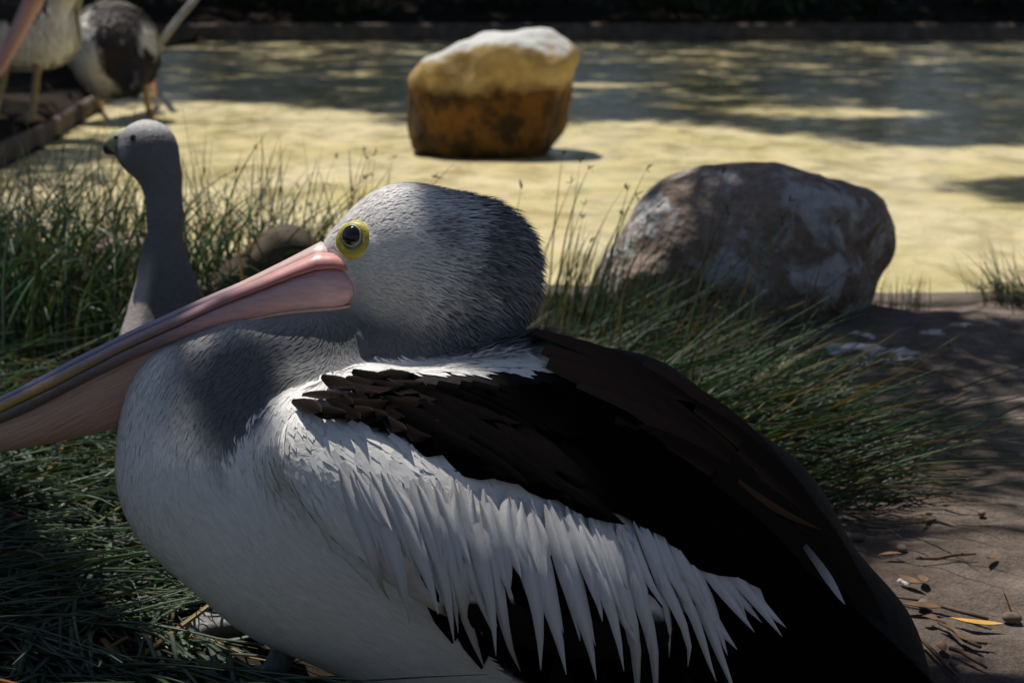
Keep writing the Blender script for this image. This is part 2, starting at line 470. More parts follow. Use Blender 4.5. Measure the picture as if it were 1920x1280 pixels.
# water sheet: triangulated fan rows over the pool outline, slightly under the rim
c0 = POOL.mean(0)
rings = np.concatenate([c0 + (POOL - c0) * s for s in (1.004, .75, .5, .25)])
n = len(POOL)
wf = []
for k in range(3):
    for q in range(n):
        wf.append([k * n + q, k * n + (q + 1) % n, (k + 1) * n + (q + 1) % n, (k + 1) * n + q])
wv = np.concatenate([rings, np.full((len(rings), 1), WATER_Z)], 1)
wv = np.concatenate([wv, [[c0[0], c0[1], WATER_Z]]])
w_o = mk('water', wv, [np.array(wf), np.array([[3 * n + q, 3 * n + (q + 1) % n, 4 * n] for q in range(n)])], M_water, smooth=False)
tag(w_o, kind='structure')
# rim of the pool: a low rounded concrete kerb following the outline
def resample(P, step, closed=True):
    Q = np.concatenate([P, P[:1]]) if closed else P
    s = np.concatenate([[0], np.cumsum(np.linalg.norm(np.diff(Q, axis=0), axis=1))])
    t = np.arange(0, s[-1], step); return np.stack([np.interp(t, s, Q[:, k]) for k in range(Q.shape[1])], 1)
rp = resample(POOL, .12)
tg = unit(np.roll(rp, -1, 0) - np.roll(rp, 1, 0)); nr = np.stack([tg[:, 1], -tg[:, 0]], 1)      # outward (outline runs anticlockwise)
prof = [(-.012, -.16), (-.012, -.02), (.0, .004), (.015, .012), (.055, .010), (.07, .002), (.075, -.10)]
far_w = np.clip((rp[:, 1] - 10) / 7, 0, 1)
kv = []
for o_, z_ in prof:
    jz = .008 * vnoise(np.concatenate([rp * 6, np.full((len(rp), 1), o_ * 20)], 1))
    left_w = np.clip((-.6 - rp[:, 0]) / .5, 0, 1) * (1 - far_w)
    zl = z_ - (left_w * .012 if z_ > -.05 else 0)
    kv.append(np.concatenate([rp + nr * (o_ * (1 + 1.2 * far_w) * (1 - .6 * left_w))[:, None], (zl + jz + (far_w * .10 if z_ > -.05 else 0))[:, None]], 1))
kv = np.stack(kv, 1); n = len(rp); m_ = len(prof)
a, b = np.meshgrid(np.arange(n), np.arange(m_ - 1), indexing='ij')
kf = np.stack([a * m_ + b, ((a + 1) % n) * m_ + b, ((a + 1) % n) * m_ + b + 1, a * m_ + b + 1], -1).reshape(-1, 4)
k_o = mk('pool_rim', kv.reshape(-1, 3), kf, M_kerb)
tag(k_o, kind='structure')

# ------------------------------------------------------------------ rocks
def rock(name, ells, matr, label, noise_amp=.02, freq=7, h=.012, k=.04, cat='rock', cuts=(), group=None):
    """ells: (px, py, distance, rx px, ry px, depth radius m, tilt deg)"""
    s = SDF(); pts = []
    for (px, py, d, rx, ry, rz, a) in ells:
        c = K(px, py, d); t = math.radians(-a)
        R = np.array([[math.cos(t), math.sin(t), 0], [-math.sin(t), math.cos(t), 0], [0, 0, 1]])
        r = np.array([rx * d / F, ry * d / F, rz]); s.ell(c, r, R, k); pts.append((c, r.max()))
    def f(q): 
        q = np.asarray(q, dtype=np.float32)
        nz = fbm(q * freq, 4); v = s(q)
        for (px, py, d, nv) in cuts:
            e = (q - K(px, py, d).astype(np.float32)) @ unit(np.array(nv, dtype=np.float32)); h_ = np.clip(.5 - .5 * (v - e) / .03, 0, 1); v = v * (1 - h_) + e * h_ + .03 * h_ * (1 - h_)
        return v + noise_amp * nz + noise_amp * .5 * np.abs(vnoise(q * freq * 1.7 + 5))
    lo = np.min([c - r for c, r in pts], 0) - .04; hi = np.max([c + r for c, r in pts], 0) + .04
    P, Q = surface_nets(f, lo, hi, h)
    w = to_world(P); base = np.array([w[:, 0].mean(), w[:, 1].mean(), w[:, 2].min()])
    o = mk(name, w - base, Q, matr); o.location = base
    tag(o, label, cat, group)
    return s
R_big = rock('boulder', [(1405, 480, 2.78, 200, 176, .17, 0), (1330, 490, 2.78, 165, 148, .16, 35), (1490, 470, 2.78, 150, 130, .16, -15), (1590, 430, 2.80, 78, 88, .10, 10), (1480, 540, 2.76, 150, 90, .15, 0), (1210, 530, 2.76, 110, 80, .12, -35)],
             M_boulder, 'large grey brown boulder with pale streaks at the pool edge behind the sedge', .030, 9, .009, .05, 'boulder')
R_pool = rock('pool_rock', [(930, 185, 6.25, 190, 135, .30, -6), (900, 240, 6.2, 135, 75, .24, 0)],
              M_poolrock, 'yellow and rust brown rock with a white crust on top standing in the pool', .035, 6, .012, .06, 'rock',
              cuts=[(770, 190, 6.2, (-1, .04, -.15)), (1084, 110, 6.25, (.95, -.27, -.1)), (812, 118, 6.2, (-.5, .86, .1)), (960, 68, 6.25, (-.09, 1, .12)), (930, 180, 6.02, (.05, -.12, -1)), (1060, 200, 6.08, (.6, -.25, -.8)), (1072, 72, 6.2, (.6, .8, 0)), (800, 200, 6.08, (-.6, -.1, -.8))])
rock('small_rock', [(228, 478, 2.75, 56, 46, .06, 0), (250, 515, 2.75, 66, 44, .06, 0)], M_pinkrock, 'small pale pink rock in the grass behind the grey goose', .012, 14, .007, .02)
rock('dark_rock', [(530, 480, 2.6, 70, 62, .08, -20), (470, 520, 2.6, 80, 52, .09, -25), (400, 560, 2.6, 60, 40, .08, 0)], M_darkrock, 'dark mossy rock in the grass behind the long pink bill', .014, 12, .008, .03)

# ------------------------------------------------------------------ the pelican in front
DB = 1.29
PXM = DB / F                                    # metres per photograph pixel at the bird's middle plane
def k3(px, py, off=0.0): 
    c = K(px, py, DB); return np.array([c[0], c[1], DB + off])
def rr(px): return px * PXM
def rot2(deg):
    t = math.radians(-deg)
    return np.array([[math.cos(t), math.sin(t), 0], [-math.sin(t), math.cos(t), 0], [0, 0, 1.0]])
PEL = SDF()
def kv(px, py, off): return K(px, py, DB + off)                    # where a point of the near side shows
def mir(c, sd): return c if sd < 0 else np.array([c[0], c[1], 2 * DB - c[2]])
PEL.chain([(k3(437, 872), rr(206)), (k3(620, 935), rr(262)), (k3(900, 1000), rr(316)), (k3(1250, 1110), rr(255)), (k3(1560, 1260), rr(120))], k=.04, ds=.80)
PEL.chain([(k3(960, 800), rr(150)), (k3(1150, 870), rr(185)), (k3(1360, 1010), rr(165)), (k3(1560, 1220), rr(125)), (k3(1720, 1400), rr(55))], k=.04, ds=1.15)   # back
# neck and head
PEL.chain([(k3(440, 872), rr(196)), (k3(385, 765), rr(128)), (k3(470, 695), rr(97)), (k3(600, 660), rr(80)), (k3(740, 640), rr(78)), (k3(835, 590), rr(90))], k=.022, ds=.86)
PEL.chain([(k3(840, 560), rr(98)), (k3(868, 500), rr(116)), (k3(765, 472), rr(121))], k=.02, ds=.85)
PEL.chain([(k3(765, 480), rr(112)), (k3(655, 478), rr(50))], k=.02, ds=.8)
for s in (-1, 1):                                                                         # shoulders and folded wings
    PEL.chain([(mir(kv(515, 880, -.056), s), rr(72)), (mir(kv(580, 835, -.072), s), rr(90)), (mir(kv(690, 790, -.078), s), rr(96)), (mir(kv(860, 790, -.066), s), rr(96))], k=.010)
    ta = math.radians(22) * -s; r0 = rot2(27); tl = np.array([[1, 0, 0], [0, math.cos(ta), math.sin(ta)], [0, -math.sin(ta), math.cos(ta)]])
    PEL.ell(mir(kv(905, 985, -.122), s), (rr(378), rr(166), .042), tl @ r0, k=.004)
    PEL.ell(k3(1260, 1080, s * .065), (rr(420), rr(175), .055), rot2(36), k=.02)
lo = k3(150, 1560, -.24); hi = k3(1850, 300, .24)
PP, PQ = surface_nets(PEL, lo, hi, .005)
PN = PEL.grad(PP)

def to_px(q):                                   # bird-plane coordinates in photograph pixels, no perspective: the same for both sides
    z = F / (DB - np.abs(q[:, 2] - DB))
    return np.stack([q[:, 0] * z + 960, 640 - q[:, 1] * z], 1)
def inpoly(p, poly, soft=None):
    d = poly_dist(p, np.array(poly, float))
    return (d < 0).astype(float) if soft is None else np.clip(.5 - d / soft, 0, 1)
WHITE = np.array([.80, .78, .75]); WARM = np.array([.78, .68, .59]); GREY = np.array([.16, .165, .18]); DARK = np.array([.05, .052, .06]); BLACK = np.array([.010, .009, .009])
BLACKPOLY = [(700, 712), (764, 690), (1046, 688), (985, 590), (1200, 640), (1420, 760), (1600, 960), (1700, 1130), (1900, 1400), (1900, 1650), (1200, 1500), (1010, 1300), (905, 1238), (838, 1170), (815, 1090), (900, 960), (760, 830)]
WINGPOLY = [(490, 876), (545, 795), (640, 778), (740, 815), (940, 870), (1350, 1035), (1440, 1170), (1300, 1160), (1000, 1120), (850, 1130), (760, 1130), (658, 1067), (573, 1004), (515, 930)]
def seg_d(p, pts):
    d = np.full(len(p), 1e9); pts = np.array(pts, float)
    for a, b in zip(pts[:-1], pts[1:]):
        e = b - a; t = np.clip((p - a) @ e / (e @ e), 0, 1); d = np.minimum(d, np.hypot(*(p - a - t[:, None] * e).T))
    return d
def plumage(q):
    p = to_px(q)
    c = np.tile(WHITE, (len(p), 1))
    def mixin(col, f): 
        nonlocal c
        c = c * (1 - f[:, None]) + np.asarray(col) * f[:, None]
    wm = np.clip((p[:, 1] - 830) / 300, 0, 1) * np.clip(1.3 - seg_d(p, [(230, 850), (420, 1120), (800, 1300)]) / 300, 0, 1)
    mixin(WARM, wm * .8)
    nk = np.clip(1.25 - seg_d(p, [(440, 800), (540, 720), (680, 660), (860, 630)]) / 150, 0, 1)
    nk *= np.clip((850 - p[:, 1] + (p[:, 0] - 420) * .1) / 80, 0, 1)
    neck_only = 1 - inpoly(p, [(415, 845), (560, 720), (690, 676), (960, 664), (1200, 700), (1200, 1300), (415, 1300)], 14)
    mixin((.105, .108, .12), inpoly(p, [(335, 640), (700, 570), (900, 600), (900, 700), (560, 770), (425, 880), (375, 810), (335, 710)], 75) * .92 * neck_only * (1 - inpoly(p, [(580, 455), (620, 380), (730, 320), (860, 320), (860, 575), (780, 612), (705, 600), (672, 578), (650, 510)], 36)))  # neck grey, here and next: real hindneck tone plus shade painted in
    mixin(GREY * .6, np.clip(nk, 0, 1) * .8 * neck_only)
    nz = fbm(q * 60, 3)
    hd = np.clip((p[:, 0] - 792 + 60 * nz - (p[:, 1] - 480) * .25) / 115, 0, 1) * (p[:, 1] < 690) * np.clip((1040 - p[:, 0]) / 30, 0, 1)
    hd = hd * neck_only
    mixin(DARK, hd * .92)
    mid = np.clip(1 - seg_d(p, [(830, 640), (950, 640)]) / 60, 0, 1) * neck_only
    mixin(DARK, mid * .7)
    mixin(BLACK, inpoly(p, BLACKPOLY, 10) * (1 - hd))
    mixin(WHITE, inpoly(p, WINGPOLY, 8))
    mixin(BLACK, inpoly(p, [(585, 775), (640, 735), (700, 712), (770, 700), (830, 830), (745, 825), (665, 798)], 8))
    return c
pelican = empty('pelican', ground(520, 1250))
tag(pelican, 'large white and black pelican resting with its long pink bill laid along its breast', 'pelican', 'pelicans')
body = mk('body', to_world(PP), PQ, M_body, pelican, cols=plumage(PP))

# flow of the small feathers over neck, head and breast
FLOW = [((600, 470), (1, -.25)), ((700, 400), (1, -.35)), ((800, 380), (1, -.05)), ((900, 400), (1, .15)), ((980, 480), (1, .45)), ((960, 600), (.6, .7)), ((700, 520), (1, .15)), ((720, 580), (1, .35)), ((850, 560), (1, .4)), ((860, 480), (1, .15)),
        ((850, 640), (.3, .6)), ((700, 645), (-.7, .5)), ((560, 670), (-.8, .5)), ((430, 720), (-.6, .8)), ((340, 780), (-.2, 1)), ((260, 850), (.05, 1)), ((300, 980), (.5, .8)), ((420, 950), (.6, .7)), ((420, 1080), (.87, .5)), ((600, 1100), (.87, .5)), ((800, 1200), (.87, .45)),
        ((500, 870), (.5, .8)), ((600, 760), (.5, .6)), ((700, 690), (1, 0)), ((900, 680), (1, .05)), ((620, 880), (.55, .85)), ((750, 950), (.45, .9)), ((900, 1000), (.4, .9)), ((1200, 1080), (.6, .8)), ((1000, 750), (.9, .4)), ((1300, 900), (.8, .6)), ((1500, 1150), (.6, .8))]
FP = np.array([f[0] for f in FLOW], float); FD = unit(np.array([f[1] for f in FLOW], float))
def flow(q, n):
    p = to_px(q)
    w = 1 / (((p[:, None, :] - FP[None]) ** 2).sum(2) + 900) ** 1.5
    v = (w[:, :, None] * FD[None]).sum(1) / w.sum(1)[:, None]
    d = np.stack([v[:, 0], -v[:, 1], np.zeros(len(v))], 1)
    d = d - n * (d * n).sum(1, keepdims=True)
    return unit(d)
# the eye sits here; keep feathers and blades off it and off the bill base
EYE = (664, 450)
def small_feathers(name, count, test, L, w, lift, tipgain, jit=.15, colf=plumage, sd=None):
    q = sample_mesh(PP, PQ, count); p = to_px(q); keep = test(p, q); q = q[keep]; p = p[keep]
    keep = np.hypot((p[:, 0] - EYE[0]) / 38, (p[:, 1] - EYE[1]) / 36) > 1
    q = q[keep]; p = p[keep]
    n = PEL.grad(q); d = flow(q, n)
    d = unit(d + rng.normal(0, jit, d.shape)); d = unit(d - n * (d * n).sum(1, keepdims=True))
    c = colf(q); g = 1 + rng.normal(0, 1, (len(q), 1)) * (.05 + (.10 * np.clip((p[:, :1] - 740) / 100, 0, 1) if name == 'head_plumage' else 0))
    Lr = L(p) * rng.uniform(.7, 1.3, len(q)); lf = lift(p) * rng.uniform(.4, 1.6, len(q))
    blades(name, q + n * (.0003 if sd is None else sd * rng.random((len(q), 1))), d, n, Lr, w(p), lf, np.clip(c * g, 0, .9), np.clip(c * g * tipgain(p)[:, None], 0, .85), M_blade, pelican, hug=PEL)
    return
def is_head(p): return (p[:, 1] < 700) & (p[:, 0] > 590) & ~((p[:, 0] > 960) & (p[:, 1] > 640)) & (inpoly(p, [(590, 300), (1100, 300), (1060, 640), (960, 668), (700, 690), (640, 620), (672, 575), (660, 510), (600, 462)]) > 0)
def ramp1(x, a, b): return np.clip((x - a) / (b - a), 0, 1)
small_feathers('head_plumage', 230000, lambda p, q: is_head(p),
    L=lambda p: .0045 + .0100 * ramp1(p[:, 0], 720, 960), w=lambda p: .0008 + .0006 * ramp1(p[:, 0], 750, 900),
    lift=lambda p: .03 + .55 * ramp1(p[:, 0], 760, 1000), tipgain=lambda p: 1 + 3.2 * ramp1(p[:, 0], 760, 900) * rng.random(len(p)))
bpy.data.objects['head_plumage']['kind'] = 'stuff'
NECKPOLY = [(200, 640), (340, 600), (690, 585), (700, 690), (560, 730), (410, 850), (540, 960), (660, 1075), (860, 1200), (1040, 1400), (600, 1400), (150, 1000)]
small_feathers('neck_and_breast_plumage', 110000, lambda p, q: inpoly(p, NECKPOLY) > 0,
    L=lambda p: .007 + .016 * ramp1(p[:, 1], 700, 1000), w=lambda p: .0012 + .0034 * ramp1(p[:, 1], 720, 1000),
    lift=lambda p: .009 + 0 * p[:, 0], tipgain=lambda p: 1.03 + 0 * p[:, 0], jit=.05)
bpy.data.objects['neck_and_breast_plumage']['kind'] = 'stuff'
SHOULDER = [(405, 850), (450, 790), (560, 715), (690, 670), (960, 655), (1060, 692), (760, 702), (700, 716), (640, 735), (600, 765), (560, 785), (520, 815), (497, 860), (490, 910), (440, 880)]
small_feathers('shoulder_plumage', 40000, lambda p, q: inpoly(p, SHOULDER) > 0,
    L=lambda p: .014 + .010 * ramp1(p[:, 1], 780, 950), w=lambda p: .0046 + 0 * p[:, 0],
    lift=lambda p: .006 + 0 * p[:, 0], tipgain=lambda p: 1.02 + 0 * p[:, 0], jit=.10, colf=lambda q: np.tile(WHITE, (len(q), 1)))
bpy.data.objects['shoulder_plumage']['kind'] = 'stuff'

UPWING = [(500, 880), (540, 795), (640, 782), (740, 818), (940, 876), (1340, 1035), (1345, 1085), (1150, 1030), (950, 985), (760, 985), (640, 1010), (560, 985), (520, 940)]
small_feathers('wing_plumage', 20000, lambda p, q: inpoly(p, UPWING) > 0,
    L=lambda p: (.007 + .021 * ramp1(p[:, 0], 520, 660)) * (.6 + .4 * ramp1(p[:, 1] - (p[:, 0] - 600) * .32, 830, 930)), w=lambda p: .0026 + .0036 * ramp1(p[:, 0], 520, 660),
    lift=lambda p: .012 + 0 * p[:, 0], tipgain=lambda p: 1.02 + 0 * p[:, 0], jit=.10, colf=lambda q: np.tile(WHITE, (len(q), 1)), sd=.0012)
bpy.data.objects['wing_plumage']['kind'] = 'stuff'
# single feathers that can be told apart: vane bent over the body, laid along a line from base to tip
def feather(name, base, tip, width, layer, col, m=None, bow=0.0, tipcol=None, edge=None, sharp=1.6, tiplift=.003, ns=9, parent=None, f=None, conv=to_world, wide_at=.45, base_w=.25):
    f = f or PEL
    base = np.array(base, float); tip = np.array(tip, float); ax = tip - base; ln = np.hypot(*ax); pr = np.array([-ax[1], ax[0]]) / (ln + 1e-9)
    t = np.linspace(0, 1, ns)
    c = base + ax * t[:, None] + pr * (bow * ln * np.sin(math.pi * t))[:, None]
    q, hit = raycast(f, c[:, 0], c[:, 1]); n = f.grad(q)
    # smooth the depth along the feather
    for _ in range(2):
        q[1:-1] = .5 * q[1:-1] + .25 * (q[:-2] + q[2:]); n[1:-1] = .5 * n[1:-1] + .25 * (n[:-2] + n[2:])
    n = unit(n)
    d = unit(np.gradient(q, axis=0)); side = unit(np.cross(d, n))
    wpro = np.where(t < wide_at, np.sqrt(np.clip(base_w + (1 - base_w) * t / wide_at, 0, 1)), np.clip(1 - ((t - wide_at) / (1 - wide_at)) ** sharp, 0, 1) ** .8)
    wpro[-1] = .03
    us = np.array([-1, -.5, 0, .5, 1.0])
    hw = rr(width) * .5 * wpro
    off = layer * .0009 + .0006 + tiplift * t ** 2
    V = q[:, None, :] + side[:, None, :] * (us[None, :, None] * hw[:, None, None]) + n[:, None, :] * (off[:, None] - .5 * hw[:, None] * us[None] ** 2 + .0005 * (us[None] == 0))[:, :, None]
    col = np.asarray(col, float); tc = col if tipcol is None else np.asarray(tipcol, float)
    C = col * (1 - t[:, None, None]) + tc * t[:, None, None] + np.zeros((1, 5, 1))
    if edge is None and m is None: C = C * np.array([.88, .96, 1.06, .98, .90])[None, :, None]
    if edge is not None:
        e = np.abs(us)[None, :, None] ** 3 * np.ones((ns, 1, 1)); C = C * (1 - e) + np.asarray(edge) * e
    a, b = np.meshgrid(np.arange(ns - 1), np.arange(4), indexing='ij')
    fc = np.stack([a * 5 + b, a * 5 + b + 1, (a + 1) * 5 + b + 1, (a + 1) * 5 + b], -1).reshape(-1, 4)
    return mk(name, conv(V.reshape(-1, 3)), fc, m or M_feather, parent or pelican, cols=C.reshape(-1, 3), attrs={'fu': np.tile(us, ns), 'fv': np.repeat(t * ln / 200, 5)})
R = random.Random(11)
def jit(v, s): return (v[0] + R.uniform(-s, s), v[1] + R.uniform(-s, s))
BLK = (.0045, .004, .0045); BRN = (.075, .045, .034)
# black flight feathers under the white ones
fb = [(770, 1000), (830, 1010), (890, 1015), (950, 1020), (1010, 1030), (1070, 1040), (1130, 1050), (1190, 1055), (1250, 1065), (1310, 1080), (1360, 1100)]
ft = [(850, 1200), (903, 1246), (975, 1262), (1012, 1300), (1110, 1310), (1200, 1335), (1290, 1350), (1380, 1370), (1470, 1390), (1560, 1410), (1640, 1420)]
for i, (a, b) in enumerate(zip(fb, ft)):
    feather('flight_feather', a, b, 92, .6 + .2 * i, BLK, M_black, bow=-.03, sharp=2.6)
for i, (a, b) in enumerate([((1320, 980), (1700, 1400)), ((1360, 960), (1730, 1370)), ((1400, 950), (1755, 1340)), ((1440, 960), (1770, 1325))]):
    feather('flight_feather', a, b, 110, 3 + .5 * i, BLK, M_black, bow=.05, sharp=3, ns=12)
# long white pointed coverts in three rows
tips = [(742, 1110), (790, 1130), (835, 1122), (868, 1168), (908, 1226), (941, 1188), (972, 1233), (1020, 1215), (1064, 1222), (1117, 1233), (1160, 1222), (1206, 1288), (1240, 1290), (1290, 1225), (1343, 1254), (1381, 1286), (1403, 1178), (1450, 1188), (1457, 1174)]
bs = [(640, 880), (680, 890), (730, 895), (775, 900), (820, 905), (860, 910), (905, 920), (950, 930), (990, 940), (1030, 950), (1070, 960), (1110, 970), (1150, 975), (1195, 985), (1230, 995), (1260, 1000), (1290, 1010), (1330, 1020), (1350, 1025)]
for i, (a, b) in enumerate(zip(bs, tips)):
    w = R.uniform(30, 40) if i < 14 else R.uniform(22, 30)
    feather('covert_feather', a, b, w, 4 + (i % 3) * .8, (.74, .72, .70), bow=R.uniform(-.03, .05), tipcol=(.78, .75, .73), sharp=1.15, wide_at=.36, tiplift=.011, base_w=.03)
for row, (fr, cnt, lay, wd) in enumerate([(.74, 38, 5.2, 29), (.52, 34, 5.8, 25)]):
    for k in range(cnt):
        s = (k + R.uniform(.1, .9)) / cnt * (len(bs) - 1); i0 = min(int(s), len(bs) - 2); u = s - i0
        a = np.array(bs[i0]) * (1 - u) + np.array(bs[i0 + 1]) * u; b = np.array(tips[i0]) * (1 - u) + np.array(tips[i0 + 1]) * u
        a = a + np.array([R.uniform(-12, 12), R.uniform(-8, 26)]); b = a + (b - a) * fr * R.uniform(.7, 1.3) + np.array([R.uniform(-10, 10), 0])
        feather('covert_feather', a, b, wd * R.uniform(.75, 1.2), lay + R.uniform(-.5, .5), (.77, .76, .74), bow=R.uniform(-.09, .09), tipcol=(.79, .77, .75), sharp=1.15, wide_at=.4, base_w=.02, tiplift=.0015, ns=7)
# black scapulars with ragged lower edge
st = [(860, 850), (940, 905), (1000, 915), (1062, 950), (1135, 990), (1180, 985), (1233, 1006), (1290, 1020), (1335, 1060), (1400, 1085), (1440, 1100), (1500, 1140), (1540, 1170)]
sb = [(745, 770), (785, 765), (830, 768), (880, 770), (930, 772), (980, 775), (1030, 775), (1060, 785), (1100, 790), (1150, 810), (1190, 830), (1240, 860), (1280, 890)]
for i, (a, b) in enumerate(zip(sb, st)):
    feather('scapular_feather', a, b, 105, 7.5 + .2 * i, BLK, M_black, bow=-.05, sharp=2.2, ns=10, wide_at=.6, tiplift=.002)
for k in range(16):
    s = k / 15; a = (752 + 320 * s, 738 + R.uniform(-4, 6)); b = (a[0] + 170, a[1] + 72 + 40 * s)
    feather('scapular_feather', a, b, 62, 9.5 + .08 * k, BLK, M_black, bow=-.04, sharp=2.4, tiplift=.001, ns=8)
for i, b in enumerate([(900, 868), (985, 925), (1035, 935), (1098, 968), (1160, 995), (1205, 1000), (1265, 1022), (1312, 1040), (1372, 1080), (1425, 1105), (1465, 1128), (1350, 1062)]):
    feather('scapular_feather', (b[0] - 165 + R.uniform(-20, 20), b[1] - 105), jit(b, 5), R.uniform(42, 62), 9.8 + .1 * i, BLK, M_black, bow=R.uniform(-.08, 0), sharp=1.5, ns=8, wide_at=.5, tiplift=.001, base_w=.1)
# brown edged feathers of the back
bb = [((1000, 640), (1290, 770), 60), ((1020, 668), (1330, 840), 78), ((1030, 690), (1400, 900), 84), ((1080, 740), (1440, 960), 84), ((1200, 700), (1470, 910), 70), ((1290, 770), (1540, 1010), 70), ((1380, 850), (1600, 1110), 70), ((1150, 800), (1510, 1010), 70), ((1420, 930), (1640, 1180), 74), ((1330, 900), (1560, 1120), 70)]
for i, (a, b, w) in enumerate(bb):
    feather('back_feather', a, b, w, 10 + .25 * i, BRN if i < 5 else (.022, .016, .014), M_black, bow=-.07, tipcol=(.02, .015, .013), edge=(.075, .045, .032) if i < 8 else None, sharp=2.6, ns=11, wide_at=.55, tiplift=.001)
feather('back_feather', (1370, 915), (1510, 1003), 16, 14, (.10, .055, .032), M_black, bow=.04, sharp=1.5)
feather('covert_feather', (1488, 1030), (1556, 1144), 26, 13, (.10, .10, .10), bow=-.05, tipcol=(.62, .62, .64), sharp=2.0, tiplift=.002)
# scaly brown feathers on the shoulder
SCP = [(560, 787), (600, 758), (645, 728), (695, 708), (770, 704), (830, 810), (750, 822), (690, 800), (640, 786)]
pts_ = []
while len(pts_) < 30:
    c_ = (R.uniform(560, 800), R.uniform(705, 815))
    if inpoly(np.array([c_]), SCP)[0] > 0 and all(math.hypot(c_[0] - o_[0], (c_[1] - o_[1]) * 1.4) > 21 for o_ in pts_): pts_.append(c_)
for i, c_ in enumerate(sorted(pts_, key=lambda v: -v[0])):
    an = math.radians(R.uniform(0, 35)); ln = R.uniform(46, 70); a_ = (c_[0] - ln * .45 * math.cos(an), c_[1] - ln * .45 * math.sin(an)); b_ = (c_[0] + ln * .6 * math.cos(an), c_[1] + ln * .6 * math.sin(an))
    k_ = R.uniform(.6, 1.5)
    feather('shoulder_feather', a_, b_, R.uniform(28, 40), 5.5 + i * .12, (.013 * k_, .010 * k_, .009 * k_), M_black, bow=R.uniform(-.12, .06), edge=(.036 * k_, .028 * k_, .025 * k_), sharp=1.5, ns=7, wide_at=.45, tiplift=.002, base_w=.1)

# ---- bill
def cfp(px, py, off): 
    c = K(px, py, DB); return np.array([c[0], c[1], DB + off])
ST = np.array([  # x, culmen, tomium, mandible bottom, pouch bottom, half width
    (668, 470, 512, 574, 582, .022), (634, 458, 506, 578, 588, .0245), (600, 453, 509, 580, 592, .026), (562, 473, 521, 583, 594, .026), (525, 492, 535, 589, 599, .026), (487, 511, 550, 597, 606, .0255), (450, 529, 564, 604, 616, .025),
    (412, 545, 580, 613, 628, .0245), (375, 561, 597, 627, 650, .024), (337, 578, 615, 643, 694, .0235), (300, 595, 631, 657, 745, .023), (262, 612, 648, 673, 782, .0225), (225, 629, 666, 691, 803, .022), (187, 648, 686, 709, 813, .0215), (150, 666, 705, 728, 821, .021),
    (112, 686, 725, 748, 830, .0205), (75, 706, 742, 767, 836, .020), (37, 725, 760, 783, 844, .0195), (0, 743, 778, 799, 850, .019), (-75, 780, 812, 831, 866, .018), (-150, 816, 845, 862, 884, .017), (-220, 850, 876, 891, 903, .0155), (-290, 884, 905, 917, 922, .0125), (-330, 905, 921, 928, 931, .008)], float)
TT = np.linspace(0, 1, len(ST))
def lerpc(stops, t):
    xs = [s[0] for s in stops]; return np.stack([np.interp(t, xs, [s[1][k] for s in stops]) for k in range(3)], 1)
def loft(name, secs, cols, m, parent, closed=True, attrs=None, caps=True):
    secs = np.array(secs); ns, mm = secs.shape[:2]
    a, b = np.meshgrid(np.arange(ns - 1), np.arange(mm if closed else mm - 1), indexing='ij')
    fc = np.stack([a * mm + b, a * mm + (b + 1) % mm, (a + 1) * mm + (b + 1) % mm, (a + 1) * mm + b], -1).reshape(-1, 4)
    V = secs.reshape(-1, 3); F_ = [fc]
    if caps and closed:
        V = np.concatenate([V, secs[0].mean(0)[None], secs[-1].mean(0)[None]]); c0, c1 = len(V) - 2, len(V) - 1
        F_.append(np.array([[c0, (k + 1) % mm, k] for k in range(mm)] + [[c1, (ns - 1) * mm + k, (ns - 1) * mm + (k + 1) % mm] for k in range(mm)]))
        if cols is not None: cols = np.concatenate([cols.reshape(-1, 3), cols[0].mean(0)[None], cols[-1].mean(0)[None]])
        if attrs: attrs = {k: np.concatenate([v, [0, 0]]) for k, v in attrs.items()}
    return mk(name, to_world(V), F_, m, parent, cols=None if cols is None else cols.reshape(-1, 3), attrs=attrs)
# upper mandible: ridge, groove, side, cutting edge
UP_PROF = [(-1.0, 1.0), (-.98, .80), (-.88, .58), (-.62, .40), (-.50, .37), (-.40, .20), (-.22, .04), (0, 0), (.22, .04), (.40, .20), (.50, .37), (.62, .40), (.88, .58), (.98, .80), (1.0, 1.0), (.5, .95), (-.5, .95)]
culm = [(0, (.66, .50, .46)), (.2, (.62, .45, .42)), (.36, (.50, .38, .42)), (.5, (.34, .30, .42)), (.7, (.30, .28, .42)), (1, (.45, .36, .22))]
groove = [(0, (.30, .17, .17)), (.25, (.36, .20, .21)), (.38, (.11, .10, .18)), (.6, (.045, .06, .16)), (1, (.08, .09, .16))]
side = [(0, (.68, .34, .32)), (.15, (.70, .37, .36)), (.30, (.64, .38, .39)), (.42, (.42, .30, .34)), (.6, (.34, .28, .27)), (.75, (.44, .30, .14)), (.85, (.55, .36, .05)), (1, (.55, .36, .06))]
edge_ = [(0, (.50, .19, .18)), (.2, (.48, .20, .19)), (.38, (.30, .18, .17)), (.55, (.30, .20, .10)), (.68, (.42, .25, .05)), (.85, (.50, .32, .04)), (1, (.5, .32, .05))]
def colsel(t): 
    return {'c': lerpc(culm, t), 'g': lerpc(groove, t), 's': lerpc(side, t), 'e': lerpc(edge_, t)}
cs = colsel(TT)
order = ['e', 'e', 's', 's', 'g', 'c', 'c', 'c', 'c', 'c', 'g', 's', 's', 'e', 'e', 'e', 'e']
